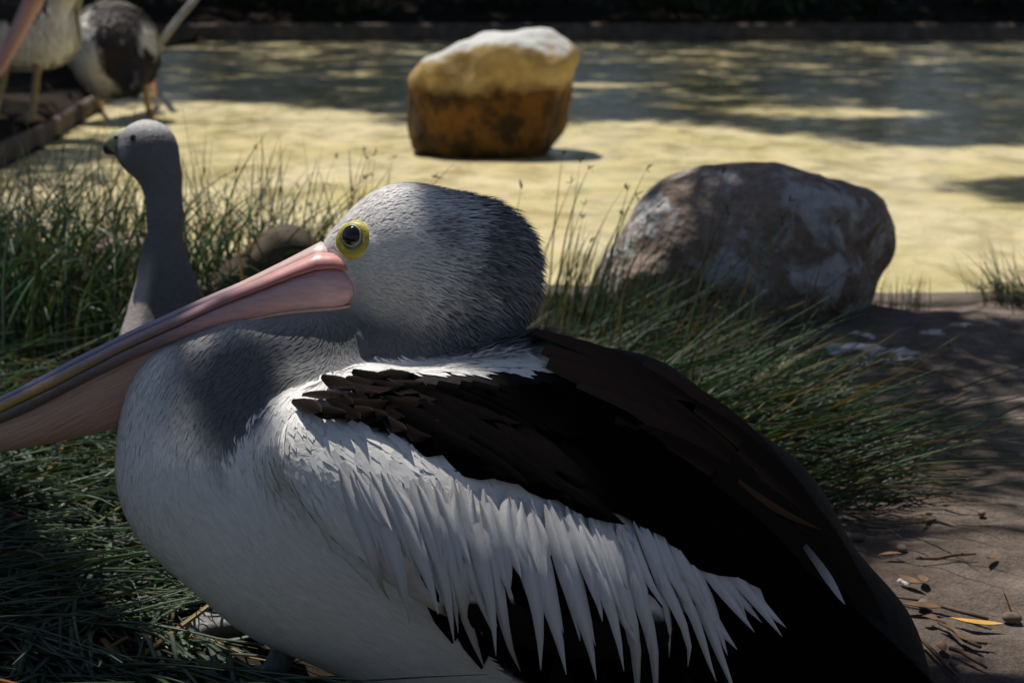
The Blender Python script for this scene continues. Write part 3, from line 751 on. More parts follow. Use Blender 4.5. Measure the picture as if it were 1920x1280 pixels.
# finer stations
def fine(A, k=3):
    x = np.linspace(0, len(A) - 1, (len(A) - 1) * k + 1); return np.stack([np.interp(x, np.arange(len(A)), A[:, j]) for j in range(A.shape[1])], 1)
SF = fine(ST); TF = np.linspace(0, 1, len(SF)); cs = colsel(TF)
secs = []; cl = []
for i, s in enumerate(SF):
    secs.append([cfp(s[0], s[1] + v * (s[2] - s[1]), u * s[5] * 1.12) for u, v in UP_PROF])
    cl.append([cs[o][i] for o in order])
ub = loft('upper_bill', secs, np.array(cl), M_bill, pelican)
hook = SDF(); hook.chain([(cfp(-300, 893, 0), .008), (cfp(-338, 915, 0), .0075), (cfp(-352, 945, 0), .003)], k=.006)
hp, hq = surface_nets(hook, cfp(-380, 980, -.02), cfp(-270, 870, .02), .002)
mk('bill_nail', to_world(hp), hq, M_bill, ub, cols=np.tile((.5, .34, .08), (len(hp), 1)))
# lower mandible: one arm each side
mtop = [(0, (.72, .46, .46)), (.12, (.75, .50, .50)), (.3, (.68, .44, .44)), (.42, (.36, .24, .25)), (.6, (.22, .17, .15)), (1, (.24, .19, .12))]
mbot = [(0, (.68, .42, .41)), (.2, (.66, .37, .37)), (.33, (.58, .32, .32)), (.42, (.28, .18, .17)), (.6, (.13, .105, .10)), (1, (.16, .13, .1))]
for s_ in (-1, 1):
    secs = []; cl = []; t1 = lerpc(mtop, TF); t2 = lerpc(mbot, TF)
    for i, s in enumerate(SF):
        y0, y1 = s[2] - 2.5, s[3]; hh = (y1 - y0) / 2; yc = (y0 + y1) / 2; th = min(.0095, s[5] * .48)
        if i == 0: hh *= .55
        if i == 1: hh *= .85
        sec = []; c_ = []
        for k in range(12):
            a = 2 * math.pi * k / 12; v = math.cos(a); u = math.sin(a)
            sec.append(cfp(s[0], yc - hh * np.sign(v) * abs(v) ** .8, s_ * (s[5] * .98 - th * .55) + u * th))
            w_ = (v + 1) / 2; c_.append(t1[i] * w_ + t2[i] * (1 - w_))
        secs.append(sec); cl.append(c_)
    loft('lower_bill', secs, np.array(cl), M_bill, pelican)
# pouch: loose skin slung between the arms
secs = []; cl = []; fu = []; fv = []
pc = [(0, (.70, .56, .47)), (.25, (.70, .52, .45)), (.36, (.70, .44, .36)), (.5, (.70, .41, .32)), (.75, (.72, .46, .36)), (1, (.70, .45, .33))]
pcl = lerpc(pc, TF)
PRO = [(-.92, -.06), (-1.0, .10), (-1.02, .3), (-.98, .5), (-.86, .7), (-.6, .88), (-.3, .97), (0, 1), (.3, .97), (.6, .88), (.86, .7), (.98, .5), (1.02, .3), (1.0, .10), (.92, -.06)]
for i, s in enumerate(SF):
    sg = .5 * math.sin(i * .7)
    secs.append([cfp(s[0], s[3] + v * (s[4] - s[3]) - 2, u * s[5] * .92) for u, v in PRO])
    cl.append([pcl[i] * (1 - .12 * abs(v - .2)) for u, v in PRO]); fu += [v * (s[4] - s[3]) / 60 for u, v in PRO]; fv += [TF[i] * 3] * len(PRO)
loft('pouch', secs, np.array(cl), M_pouch, pelican, closed=False, attrs={'fu': np.array(fu), 'fv': np.array(fv)})

# ---- eye
def disc_dome(name, c, n, prof, m, parent, sq=1.0, seg=40):
    """profile of (radius, height) swept round the axis n"""
    n = unit(n); a = unit(np.cross(np.array([0, 1.0, 0]), n)); b = np.cross(n, a)
    V = []; 
    for r, h in prof:
        for k in range(seg):
            t = 2 * math.pi * k / seg; V.append(c + a * r * math.cos(t) + b * r * sq * math.sin(t) + n * h)
    ns = len(prof); A, B = np.meshgrid(np.arange(ns - 1), np.arange(seg), indexing='ij')
    fc = np.stack([A * seg + B, A * seg + (B + 1) % seg, (A + 1) * seg + (B + 1) % seg, (A + 1) * seg + B], -1).reshape(-1, 4)
    return mk(name, to_world(np.array(V)), fc, m, parent)
for s_ in (-1, 1):
    q, _ = raycast(PEL, [EYE[0]], [EYE[1]]); q = q[0]
    n_ = PEL.grad(q[None])[0]
    n_ = unit(n_ * .5 + np.array([0, 0, -1.0]) * .5)
    if s_ == 1: q = np.array([q[0], q[1], 2 * DB - q[2]]); n_ = n_ * np.array([1, 1, -1])
    q = q + n_ * .0012
    R0 = rr(35)
    ey = disc_dome('eye', q, n_, [(R0 * 1.12, -.004), (R0 * 1.03, -.0004), (R0 * .97, .0012), (R0 * .88, .0020), (R0 * .72, .0027), (R0 * .62, .0026), (R0 * .56, .0018), (R0 * .5, -.002)], M_eyeskin, pelican, .94)
    qc = q + np.array([-.0006, .0028, 0])
    disc_dome('iris', qc, n_, [(R0 * .60, .0012), (R0 * .57, .0027), (R0 * .54, .0032), (R0 * .50, .0032), (R0 * .46, .001)], M_iris, ey)
    disc_dome('pupil', qc, n_, [(R0 * .53 * math.cos(t), .0012 + .0045 * math.sin(t)) for t in np.linspace(0, math.pi / 2 - .001, 9)], M_pupil, ey)

# ---- legs and feet
def leg(hip, ankle_w, toes_dir, parent, spread=.5, rad=.011, toe=.085, m=None, res=.003):
    """hip and foot in world coordinates; three webbed toes forward, one short toe back"""
    s = SDF(); a = np.array(ankle_w, float); g = a.copy(); a = a + np.array([0, 0, .014])
    hip = np.array(hip, float)
    knee = (hip + a) / 2 + np.array([-toes_dir[0], -toes_dir[1], 0]) * .012
    s.chain([(hip, rad * 1.15), (knee, rad), (a, rad * .95)], k=.01)
    th = math.atan2(toes_dir[1], toes_dir[0]); ends = []
    for o in (-spread, 0, spread):
        L = toe * (1 if o == 0 else .92); e = g + np.array([math.cos(th + o) * L, math.sin(th + o) * L, .006]); mid = (a + e) / 2 + np.array([0, 0, .006])
        s.chain([(a, rad * .8), (mid, rad * .62), (e, rad * .42)], k=.006); ends.append(e)
    for e0, e1 in ((ends[0], ends[1]), (ends[1], ends[2])):
        for q_ in (.25, .5, .75):
            w_ = e0 * (1 - q_) + e1 * q_; s.cone(a * .5 + w_ * .5, a * .1 + w_ * .9, .0035, .0025, .008)
            s.cone(a, a * .3 + w_ * .7, .0045, .003, .008)
    back = g + np.array([math.cos(th + 2.4) * .035, math.sin(th + 2.4) * .035, .006]); s.cone(a, back, rad * .6, rad * .4, .006); ends.append(back)
    pts = np.array([hip, a, knee] + ends); P, Q = surface_nets(s, pts.min(0) - .03, pts.max(0) + .03, res)
    lo_ = mk('leg', P, Q, m or M_leg, parent)
    for e in ends:
        d = unit(e - a); d = unit(d + np.array([0, 0, -.25]))
        c_ = SDF(); c_.chain([(e - d * .003, .0042), (e + d * .008 + np.array([0, 0, .002]), .003), (e + d * .015 - np.array([0, 0, .003]), .0009)], k=.003)
        P, Q = surface_nets(c_, e - .026, e + .026, .0016); mk('claw', P, Q, M_claw, lo_)
    return s
gf = ground(455, 1185); gn = ground(505, 1300)
def on_ground(p): return np.array([p[0], p[1], ground_z(np.array([[p[0], p[1]]]))[0] + .004])
LEG1 = leg(W(545, 1100, 1.33), on_ground(gf), (-.9, -.15), pelican, .42, .0085, .07)
LEG2 = leg(W(545, 1110, 1.26), on_ground(gn), (-.85, -.2), pelican, .45, .010, .08)
rebase(pelican, tuple(on_ground(ground(560, 1260))))

# ------------------------------------------------------------------ the grey goose behind the bill
DG = 2.0
def gk(px, py, off=0.0): c = K(px, py, DG); return np.array([c[0], c[1], DG + off])
def gr(px): return px * DG / F
GO = SDF()
GO.chain([(gk(330, 735, .12), gr(95)), (gk(325, 715, .02), gr(105)), (gk(318, 640), gr(78)), (gk(313, 560), gr(50)), (gk(308, 490), gr(32)), (gk(310, 400), gr(23)), (gk(302, 330), gr(27)), (gk(280, 285), gr(49))], k=.03)
GO.ell(gk(276, 276), (gr(50), gr(49), gr(46)), rot2(10), k=.015)
GO.chain([(gk(260, 282), gr(36)), (gk(240, 278), gr(24))], k=.012)
GO.ell(gk(350, 745, .28), (gr(135), gr(112), .24), rot2(0), k=.04)
lo = gk(150, 900, -.2); hi = gk(560, 190, .6)
P, Q = surface_nets(GO, lo, hi, .006)
goose = empty('goose'); tag(goose, 'grey goose with a small yellow green bill sitting in the sedge behind the pelican bill', 'goose')
def goose_col(q):
    px = q[:, 0] / DG * F + 960; py = 640 - q[:, 1] / DG * F
    c = np.tile((.19, .18, .185), (len(q), 1)); t = np.clip((262 - py) / 26, 0, 1)[:, None]; c = c * (1 - t) + np.array((.55, .55, .55)) * t
    t = np.clip(1 - np.hypot((px - 238) / 14, (py - 285) / 22), 0, 1)[:, None]; c = c * (1 - t) + np.array((.5, .5, .49)) * t
    t = np.clip((py - 400) / 160, 0, 1)[:, None]; c = c * (1 - t) + np.array((.12, .11, .115)) * t  # lower neck darkened: its shade is painted into the plumage
    t = np.clip((px * -1 + 292 - (py - 600) * .12) / 16, 0, 1)[:, None] * np.clip((py - 470) / 60, 0, 1)[:, None]; c = c * (1 - t) + np.array((.42, .37, .36)) * t  # left chest paler: sunlight painted into the plumage colour
    return c
mk('body', to_world(P), Q, M_body, goose, cols=goose_col(P))
q = sample_mesh(P, Q, 26000); q = q[to_px(q)[:, 0] > -9999]; n_ = GO.grad(q)
py = 640 - q[:, 1] / DG * F
fd = np.where((py < 330)[:, None], np.array([.6, -.5, 0]), np.array([.12, -1.0, .1])); fd = unit(fd + rng.normal(0, .15, fd.shape)); fd = unit(fd - n_ * (fd * n_).sum(1, keepdims=True))
c = goose_col(q) * rng.normal(1, .2, (len(q), 1)).clip(.4, 1.6)
o = blades('goose_plumage', q - n_ * .0005, fd, n_, .006 + .010 * np.clip((py - 500) / 200, 0, 1), .0018, .08, c, c * 1.12, M_blade, goose); o['kind'] = 'stuff'
M_cere = flat('cere', (.33, .35, .19), .45, .4, .15, 200)
M_hornblack = flat('black_horn', (.035, .033, .035), .35, .4, .2, 100)
gb = SDF(); gb.chain([(gk(243, 263), gr(25)), (gk(224, 267), gr(20)), (gk(211, 271), gr(13))], k=.01)
P, Q = surface_nets(gb, gk(180, 320, -.05), gk(280, 215, .05), .0022); cb = mk('bill', to_world(P), Q, M_cere, goose)
gb = SDF(); gb.chain([(gk(216, 277), gr(14)), (gk(205, 276), gr(10)), (gk(201, 284), gr(5))], k=.006)
P, Q = surface_nets(gb, gk(185, 310, -.03), gk(245, 245, .03), .0018); mk('bill_tip', to_world(P), Q, M_hornblack, cb)
for (ex, ey_, er, nm, m_, par) in ((249, 258, 6, 'eye', M_pupil, goose), (217, 257, 4, 'nostril', M_hornblack, cb)):
    f_ = GO if nm == 'eye' else None
    src = GO if nm == 'eye' else SDF().chain([(gk(243, 263), gr(25)), (gk(224, 267), gr(20)), (gk(211, 271), gr(13))], k=.01)
    q, _ = raycast(src, [ex], [ey_], 1.6, 2.4); nn = src.grad(q)[0]
    disc_dome(nm, q[0] - nn * .001, nn, [(gr(er) * math.cos(t), .001 + gr(er) * .6 * math.sin(t)) for t in np.linspace(0, 1.55, 6)], m_, par, 1.0, 14)
for sx in (-1, 1):
    b_ = on_ground(to_world(gk(340 + 45 * sx, 800, .22)))
    leg(b_ + np.array([0, .02, .09]), b_, (-.3, -.9), goose, .5, .008, .06, M_hornblack, .004)
rebase(goose, tuple(on_ground(to_world(gk(340, 800, .2)))))

# ------------------------------------------------------------------ two pelicans at the far left
def far_pelican(sdf, D, lo, hi, colf, label, feather_sets, legs, bill, eye=None):
    t = empty('pelican'); tag(t, label, 'pelican', 'pelicans')
    P, Q = surface_nets(sdf, lo, hi, .016)
    mk('body', to_world(P), Q, M_body, t, cols=colf(P))
    q = sample_mesh(P, Q, 9000); n = sdf.grad(q, .004); d = unit(np.array([.15, -1, -.4]) + rng.normal(0, .2, q.shape)); d = unit(d - n * (d * n).sum(1, keepdims=True))
    c = colf(q) * rng.normal(1, .12, (len(q), 1)).clip(.5, 1.3)
    o = blades('body_plumage', q, d, n, rng.uniform(.03, .07, len(q)), .014, .12, np.clip(c, 0, .85), np.clip(c * 1.15, 0, .85), M_blade, t); o['kind'] = 'stuff'
    for a, b in legs: leg(a, b, (-.3, .9), t, .5, .014, .11, flat('yellowish_leg', (.36, .25, .12), .6, .3), .006)
    pts, w0 = bill
    for nm, dy, cc in (('upper_bill', 0.0, (.62, .36, .30)), ('lower_bill', .016, (.60, .32, .26))):
        s = SDF(); A = [np.array(p) + np.array([0, -dy, 0]) for p in pts]
        s.chain([(A[0], w0), (A[1], w0 * .9), (A[2], w0 * .55)], k=.01)
        bp, bq = surface_nets(s, np.min(A, 0) - .05, np.max(A, 0) + .05, .008)
        mk(nm, to_world(bp), bq, M_bill, t, cols=np.tile(cc, (len(bp), 1)))
    if eye is not None:
        for s_ in (-1, 1):
            c_ = np.array(eye) + np.array([0, 0, s_ * .038]); disc_dome('eye', c_, np.array([0, 0, s_ * 1.0]), [(.016 * math.cos(u), .006 * math.sin(u)) for u in np.linspace(0, 1.55, 6)], M_pupil, t, 1.0, 16)
    return t
# black backed one seen from behind, wading
D1 = 7.7
def b1(px, py, off=0.0): c = K(px, py, D1); return np.array([c[0], c[1], D1 + off])
def s1(px): return px * D1 / F
PB = SDF()
PB.ell(b1(215, 94), (s1(80), s1(86), .25), rot2(-8), k=.05)
PB.cone(b1(245, 120, -.12), b1(270, 172, -.22), s1(42), s1(16), .05)                       # tail and wing tips towards us
PB.cone(b1(165, 95, .0), b1(190, 160, .02), s1(34), s1(18), .04)                           # white flank
PB.chain([(b1(200, 80, .22), s1(34)), (b1(195, 60, .40), s1(20)), (b1(205, 40, .52), s1(16)), (b1(205, 45, .62), s1(18))], k=.05)
def col1(q):
    px = q[:, 0] / D1 * F + 960; py = 640 - q[:, 1] / D1 * F; nz = fbm(q * 9, 3)
    c = np.tile((.035, .03, .03), (len(q), 1))
    up = np.clip((95 - py) / 40, 0, 1)[:, None]; c = c * (1 - up) + np.array((.075, .065, .065)) * up
    w = np.clip(((203 + (py - 70) * .2) - px + 28 * nz) / 10, 0, 1); w = np.maximum(w, np.clip((px - 272 - (py - 60) * .25 + 10 * nz) / 8, 0, 1) * (py < 90)); w = np.maximum(w, np.clip((24 - py + 20 * nz) / 6, 0, 1))
    w = np.maximum(w, np.clip((nz - .42) / .1, 0, 1) * (py > 60) * (py < 130))
    w = np.maximum(w, (q[:, 2] > D1 + .3) * 1.0)
    return c * (1 - w[:, None]) + np.array((.78, .75, .69)) * w[:, None]
wz = -.13
fa = ground(190, 226, wz); fb_ = ground(281, 230, wz)
far_pelican(PB, D1, b1(110, 215, -.4), b1(330, -20, .8), col1, 'pelican with a ragged black back seen from behind at the pool rim', None,
            [(to_world(b1(190, 150, .0)), fa), (to_world(b1(272, 160, .0)), fb_)], ([b1(205, 50, .64), b1(203, 75, .86), b1(200, 110, 1.05)], .022), b1(205, 45, .63))
# white one at the left edge, head above the frame, bill hanging down
D2 = 6.7
def b2(px, py, off=0.0): c = K(px, py, D2); return np.array([c[0], c[1], D2 + off])
def s2(px): return px * D2 / F
PC = SDF()
PC.ell(b2(-10, 36, .1), (s2(145), s2(78), .17), rot2(12), k=.05)
PC.cone(b2(-80, 30, .1), b2(-190, 60, .12), s2(50), s2(15), .05)
PC.chain([(b2(70, 50, .08), s2(52)), (b2(112, -30, .05), s2(26)), (b2(140, -90, .0), s2(20)), (b2(148, -120, -.05), s2(26))], k=.05)
def col2(q):
    px = q[:, 0] / D2 * F + 960; py = 640 - q[:, 1] / D2 * F; nz = fbm(q * 8, 3)
    c = np.tile((.76, .72, .64), (len(q), 1)); k_ = inpoly(np.stack([px, py + 25 * nz], 1), [(-200, -60), (60, -60), (95, 5), (60, 40), (-40, 30), (-200, 70)])
    return c * (1 - k_[:, None]) + np.array((.04, .035, .035)) * k_[:, None]
fa = on_ground(ground(60, 232)); fb_ = on_ground(ground(-10, 236))
far_pelican(PC, D2, b2(-230, 170, -.4), b2(230, -170, .5), col2, 'white pelican on the shaded left bank with its pink bill hanging down', None,
            [(to_world(b2(60, 90, .1)), fa), (to_world(b2(0, 90, .12)), fb_)], ([b2(135, -95, -.16), b2(95, 20, -.24), b2(36, 150, -.28)], .036), b2(146, -118, -.06))
for t in [o for o in COL.objects if o.name in ('pelican.001', 'pelican.002')]:
    lg = [c for c in t.children if c.name.startswith('leg')][0]
    zz = np.array([v.co[:] for v in lg.data.vertices]); i_ = zz[:, 2].argmin(); rebase(t, tuple(zz[i_]))

# leaning grey branch behind the wading pelican
def tube(name, pts, rad, m, parent=None, seg=7):
    pts = np.array(pts, float); rad = np.broadcast_to(rad, len(pts)); d = unit(np.gradient(pts, axis=0)); ref = np.array([.3, .2, .93]); a = unit(np.cross(d, ref)); b = np.cross(d, a)
    t = np.arange(seg) / seg * 2 * math.pi
    V = pts[:, None] + (a[:, None] * np.cos(t)[None, :, None] + b[:, None] * np.sin(t)[None, :, None]) * rad[:, None, None]
    n = len(pts); A, B = np.meshgrid(np.arange(n - 1), np.arange(seg), indexing='ij')
    fc = np.stack([A * seg + B, A * seg + (B + 1) % seg, (A + 1) * seg + (B + 1) % seg, (A + 1) * seg + B], -1).reshape(-1, 4)
    V = np.concatenate([V.reshape(-1, 3), pts[:1], pts[-1:]]); e0, e1 = n * seg, n * seg + 1
    return mk(name, V, [fc, np.array([[e0, (k + 1) % seg, k] for k in range(seg)] + [[e1, (n - 1) * seg + k, (n - 1) * seg + (k + 1) % seg] for k in range(seg)])], m, parent)
M_grey = flat('weathered_grey_wood', (.26, .26, .27), .8, .2, .3, 30)
g0 = ground(262, 190, -.14)
br = tube('branch', [g0, g0 + np.array([.06, .1, .2]), W(300, 82, 8.3), W(335, 35, 8.3), W(372, -8, 8.3), W(440, -90, 8.4)], [.022, .02, .019, .018, .017, .012], M_grey)
tag(br, 'thin weathered grey branch leaning out of the pool behind the black backed pelican', 'branch')

# ------------------------------------------------------------------ sedge and grass
def sedge(name, roots, heading, theta0, bend, L, r, col, curve=1.6, seg=8, kind_label=None, cull=True):
    Nn = len(roots); t = np.linspace(0, 1, seg + 1)
    th = theta0[:, None] + bend[:, None] * t[None] ** curve
    hd = heading[:, None] + rng.normal(0, .12, (Nn, 1)) * t[None] * 2
    step = (L / seg)[:, None, None] * np.stack([np.sin(th) * np.cos(hd), np.sin(th) * np.sin(hd), np.cos(th)], -1)
    Pn = roots[:, None, :] + np.concatenate([np.zeros((Nn, 1, 3)), np.cumsum(step[:, :-1], 1)], 1)
    gzz = ground_z(Pn[:, :, :2].reshape(-1, 2)).reshape(Nn, -1) + rng.uniform(.002, .035, (Nn, 1))
    Pn[:, :, 2] = np.where(t[None] > .05, np.maximum(Pn[:, :, 2], gzz), Pn[:, :, 2])
    if cull:
        fr = to_frame(Pn.reshape(-1, 3)); d = np.minimum(PEL(fr), np.minimum(GO(fr), R_big(fr)))
        ok = (d.reshape(Nn, -1) > .006).all(1)
        bx = fr.reshape(Nn, -1, 3); px = bx[:, :, 0] / bx[:, :, 2] * F + 960; py = 640 - bx[:, :, 1] / bx[:, :, 2] * F
        front = ((bx[:, :, 2] < 1.34) & (py < 1230) & (px > 215)).any(1) | ((bx[:, :, 2] < 1.34) & (py < 870)).any(1)
        front |= ((bx[:, :, 2] < 1.44) & (py > 1125) & (py < 1195) & (px > 370) & (px < 460)).any(1)
        ok &= ~front
        Pn = Pn[ok]; r = r[ok]; col = col[ok]; Nn = len(Pn)
    d = unit(np.gradient(Pn, axis=1)); a = unit(np.cross(d, np.array([.31, .2, .93]))); b = np.cross(d, a)
    rad = r[:, None] * (1 - .85 * t[None] ** 2.2)
    ang = np.arange(3) / 3 * 2 * math.pi
    V = Pn[:, :, None, :] + (a[:, :, None, :] * np.cos(ang)[None, None, :, None] + b[:, :, None, :] * np.sin(ang)[None, None, :, None] * .6) * rad[:, :, None, None]
    sN = seg + 1; base = (np.arange(Nn) * sN * 3)[:, None, None]
    A, B = np.meshgrid(np.arange(seg), np.arange(3), indexing='ij')
    q = np.stack([A * 3 + B, A * 3 + (B + 1) % 3, (A + 1) * 3 + (B + 1) % 3, (A + 1) * 3 + B], -1).reshape(1, -1, 4)
    fc = (base + q).reshape(-1, 4)
    C = np.repeat(np.repeat(col[:, None, :], sN, 1)[:, :, None, :], 3, 2)
    o = mk(name, V.reshape(-1, 3), fc, M_grass, cols=C.reshape(-1, 3))
    return o, Pn
def gcol(n, dry=.08):
    g = np.stack([rng.uniform(.06, .12, n), rng.uniform(.095, .165, n), rng.uniform(.055, .095, n)], 1) * rng.uniform(.6, 1.3, (n, 1))
    k = rng.random(n) < dry; g[k] = np.stack([rng.uniform(.2, .32, k.sum()), rng.uniform(.16, .24, k.sum()), rng.uniform(.06, .1, k.sum())], 1)
    return g
def roots_px(n, x0, x1, y0, y1):
    px = rng.uniform(x0, x1, n); py = rng.uniform(y0, y1, n)
    p = np.array([ground(a, b) for a, b in zip(px, py)]); p[:, 2] = ground_z(p[:, :2]) - .005
    return p
def clump_roots(centres, n, sd):
    c = np.array([ground(*c_) for c_ in centres]); p = c[rng.integers(0, len(c), n)] + np.concatenate([rng.normal(0, sd, (n, 2)), np.zeros((n, 1))], 1)
    p[:, 2] = ground_z(p[:, :2]) - .005; return p
U = rng.uniform
# left bank: arching tussocks
n = 1050
rt = clump_roots([(40, 640), (-120, 620), (180, 660), (-160, 700), (120, 600), (330, 640), (420, 620), (-200, 660), (540, 620), (60, 560)], n, .085)
o, _ = sedge('sedge_tussocks', rt, U(-math.pi, math.pi, n), U(.02, .45, n), U(.4, 1.9, n), U(.14, .34, n), U(.0021, .0034, n), gcol(n) * 1.25, 1.5)
tag(o, 'arching green sedge filling the bank behind the pelican bill', 'grass', kind='stuff')
n = 2900                                                       # flattened mat swept to the lower right
rt = roots_px(n, -420, 430, 690, 1300)
o, _ = sedge('flattened_sedge', rt, rng.normal(-.9, .55, n), U(1.1, 1.5, n), U(.05, .4, n), U(.14, .34, n), U(.0022, .0036, n), np.where(rng.random((n, 1)) < .35, gcol(n, .1), np.array([.17, .215, .17]) * rng.uniform(.6, 1.35, (n, 1))), 1.2, 7)
tag(o, 'flattened grey green sedge lying on the ground under the pelican breast', 'grass', kind='stuff')
n = 330                                                       # upright stems against the pool
rt = roots_px(n, -120, 700, 500, 640)
o, stems = sedge('upright_sedge', rt, U(-math.pi, math.pi, n), np.abs(rng.normal(0, .2, n)), U(-.1, .6, n), U(.10, .30, n) * (1.15 - .3 * np.clip((rt[:, 0] + .5) / .6, 0, 1)), U(.0014, .0024, n), gcol(n, .05), 1.5)
tag(o, 'upright thin sedge stems standing against the yellow pool', 'grass', kind='stuff')
# right of the bird: tussock behind its back, swept to the right
n = 900
rt = clump_roots([(1060, 680), (1160, 740), (1280, 800), (1130, 800), (1260, 860), (1400, 920), (1340, 830)], n, .06)
o, _ = sedge('swept_sedge', rt, rng.normal(-.25, .5, n), U(.9, 1.42, n), U(.1, .6, n), U(.12, .34, n), U(.0017, .0026, n), gcol(n), 1.3)
tag(o, 'green sedge swept to one side behind the black wing of the pelican', 'grass', kind='stuff')
n = 380
rt = clump_roots([(1060, 620), (1110, 620), (1160, 640), (1240, 680), (1330, 720)], n, .05)
o, _ = sedge('standing_sedge', rt, U(-.9, .9, n), U(0, .4, n), U(.0, .8, n), U(.07, .19, n), U(.0011, .0017, n), gcol(n), 1.5)
tag(o, 'standing sedge in front of the large boulder', 'grass', kind='stuff')
n = 160
rt = clump_roots([(1930, 575), (1900, 572), (1970, 580)], n, .035)
o, _ = sedge('rim_weed', rt, U(1.6, 4.2, n), U(.2, 1.0, n), U(.0, .7, n), U(.04, .13, n), U(.0010, .0018, n), gcol(n), 1.5)
tag(o, 'small dark weed growing on the pool rim beside the bare soil', 'weed', kind='stuff')
n = 60
rt = clump_roots([(1640, 590), (1665, 588), (1700, 585)], n, .03)
o, _ = sedge('rim_grass', rt, U(0, 6, n), U(.0, .2, n), U(.0, .3, n), U(.03, .08, n), U(.0007, .0011, n), gcol(n), 1.5)
tag(o, 'sparse short grass on the pool rim beside the boulder', 'grass', kind='stuff')
# tall flowering stems with a spiky head
n = 110
rt = np.concatenate([roots_px(80, -100, 760, 540, 700), clump_roots([(1060, 640), (1140, 680), (1300, 760)], 30, .06)])
hd_ = U(-math.pi, math.pi, n); hd_[80:] = rng.normal(0, .6, 30)
o, sp = sedge('flowering_sedge', rt, hd_, np.abs(rng.normal(.1, .25, n)), U(0, .5, n), U(.15, .30, n), U(.0015, .0021, n), gcol(n, .2) * .8, 1.7)
tag(o, 'tall thin sedge stalks with small spiky seed heads at the pool edge', 'grass', kind='stuff')
tp = sp[:, -1]; d_ = unit(sp[:, -1] - sp[:, -3]); k = 4
rt2 = np.repeat(tp, k, 0); dd = unit(np.repeat(d_, k, 0) + rng.normal(0, .75, (len(rt2), 3)))
nn = unit(np.cross(dd, rng.normal(0, 1, dd.shape))); cc = np.tile((.10, .10, .035), (len(rt2), 1)) * U(.5, 1.4, (len(rt2), 1))
o = blades('seed_heads', rt2, dd, nn, U(.006, .016, len(rt2)), .0020, .1, cc, cc, M_blade, None, conv=lambda v: v)
tag(o, 'spiky seed heads on top of the tall sedge stalks', 'grass', kind='stuff')

# ------------------------------------------------------------------ litter on the soil
def leaf_mesh(L, w, curl, twist, fold=.25, ns=7):
    t = np.linspace(0, 1, ns); hw = w * .5 * np.sin(math.pi * np.clip(t * .97 + .015, 0, 1)) ** .8
    V = []
    for i, u in enumerate(t):
        a = curl * (u - .5); x = L * (u - .5); z = curl * L * .5 * (u - .5) ** 2 * 2; tw = twist * (u - .5)
        for s in (-1, 0, 1):
            y = s * hw[i]; V.append((x, y * math.cos(tw), z + abs(s) * hw[i] * fold + y * math.sin(tw)))
    q = [(i * 3 + j, i * 3 + j + 1, (i + 1) * 3 + j + 1, (i + 1) * 3 + j) for i in range(ns - 1) for j in range(2)]
    top = np.array(V); bot = top - np.array([0, 0, .0006]); nv = len(top)
    q2 = [tuple(nv + k for k in f[::-1]) for f in q]
    return np.concatenate([top, bot]), np.array(q + q2)
def place_leaf(px, py, L, w, ang, m, label, curl=.3, twist=.4, group=None, tilt=0.0, dz=.004, name='fallen_leaf'):
    V, Q_ = leaf_mesh(L, w, curl, twist); o = mk(name, V, Q_, m)
    p = on_ground(ground(px, py)); o.location = (p[0], p[1], p[2] + dz); o.rotation_euler = (R.uniform(-.2, .2), tilt, ang)
    tag(o, label, 'leaf', group); return o
place_leaf(1828, 1200, .042, .009, -.35, M_yellowleaf, 'narrow yellow orange leaf lying on the sandy soil', .2, .3)
place_leaf(75, 890, .06, .016, .5, M_dryleaf, 'curled tan leaf standing on edge in the sedge under the bill', .7, 1.2, tilt=-1.25, dz=.035)
place_leaf(1650, 705, .05, .020, .2, M_twig, 'dark curled leaf beside the white droppings', .6, .5)
for k in range(22):
    px, py = R.uniform(1330, 1900), R.uniform(640, 1250)
    if py > 700 + (px - 1330) * 1.0 and px < 1640: px += 300
    place_leaf(px, py, R.uniform(.015, .045), R.uniform(.005, .012), R.uniform(0, 6.3), M_dryleaf, 'small brown dry leaf on the soil behind the pelican tail', R.uniform(-.3, .6), R.uniform(-.6, .6), 'dry leaves on the soil')
for k in range(16):
    a = ground(R.uniform(1450, 1930), R.uniform(600, 1270)); th = R.uniform(0, 6.3); L = R.uniform(.03, .10)
    pts = [on_ground(a + np.array([math.cos(th), math.sin(th), 0]) * L * u + np.array([0, 0, 0])) + np.array([0, R.uniform(-.004, .004), .003]) for u in (0, .33, .66, 1)]
    tag(tube('twig', pts, [.0016, .002, .0018, .001], M_twig, seg=5), 'thin dry twig lying on the bare soil', 'twig', 'twigs on the soil')
for k in range(24):
    px, py = R.uniform(1400, 1930), R.uniform(590, 1275); p = on_ground(ground(px, py)); rad = R.uniform(.002, .006)
    s_ = SDF(); s_.ell((0, 0, 0), (rad * 1.3, rad, rad * .75), k=.002); s_.ell((rad * .5, rad * .3, 0), (rad * .8, rad * .8, rad * .7), k=.003)
    P, Q = surface_nets(s_, np.full(3, -rad * 2.2), np.full(3, rad * 2.2), rad * .5)
    o = mk('pebble', P, Q, M_stone); o.location = (p[0], p[1], p[2] + rad * .15); o.rotation_euler = (0, 0, R.uniform(0, 6)); tag(o, 'small brown pebble or soil crumb on the bare soil', 'pebble', 'pebbles on the soil')
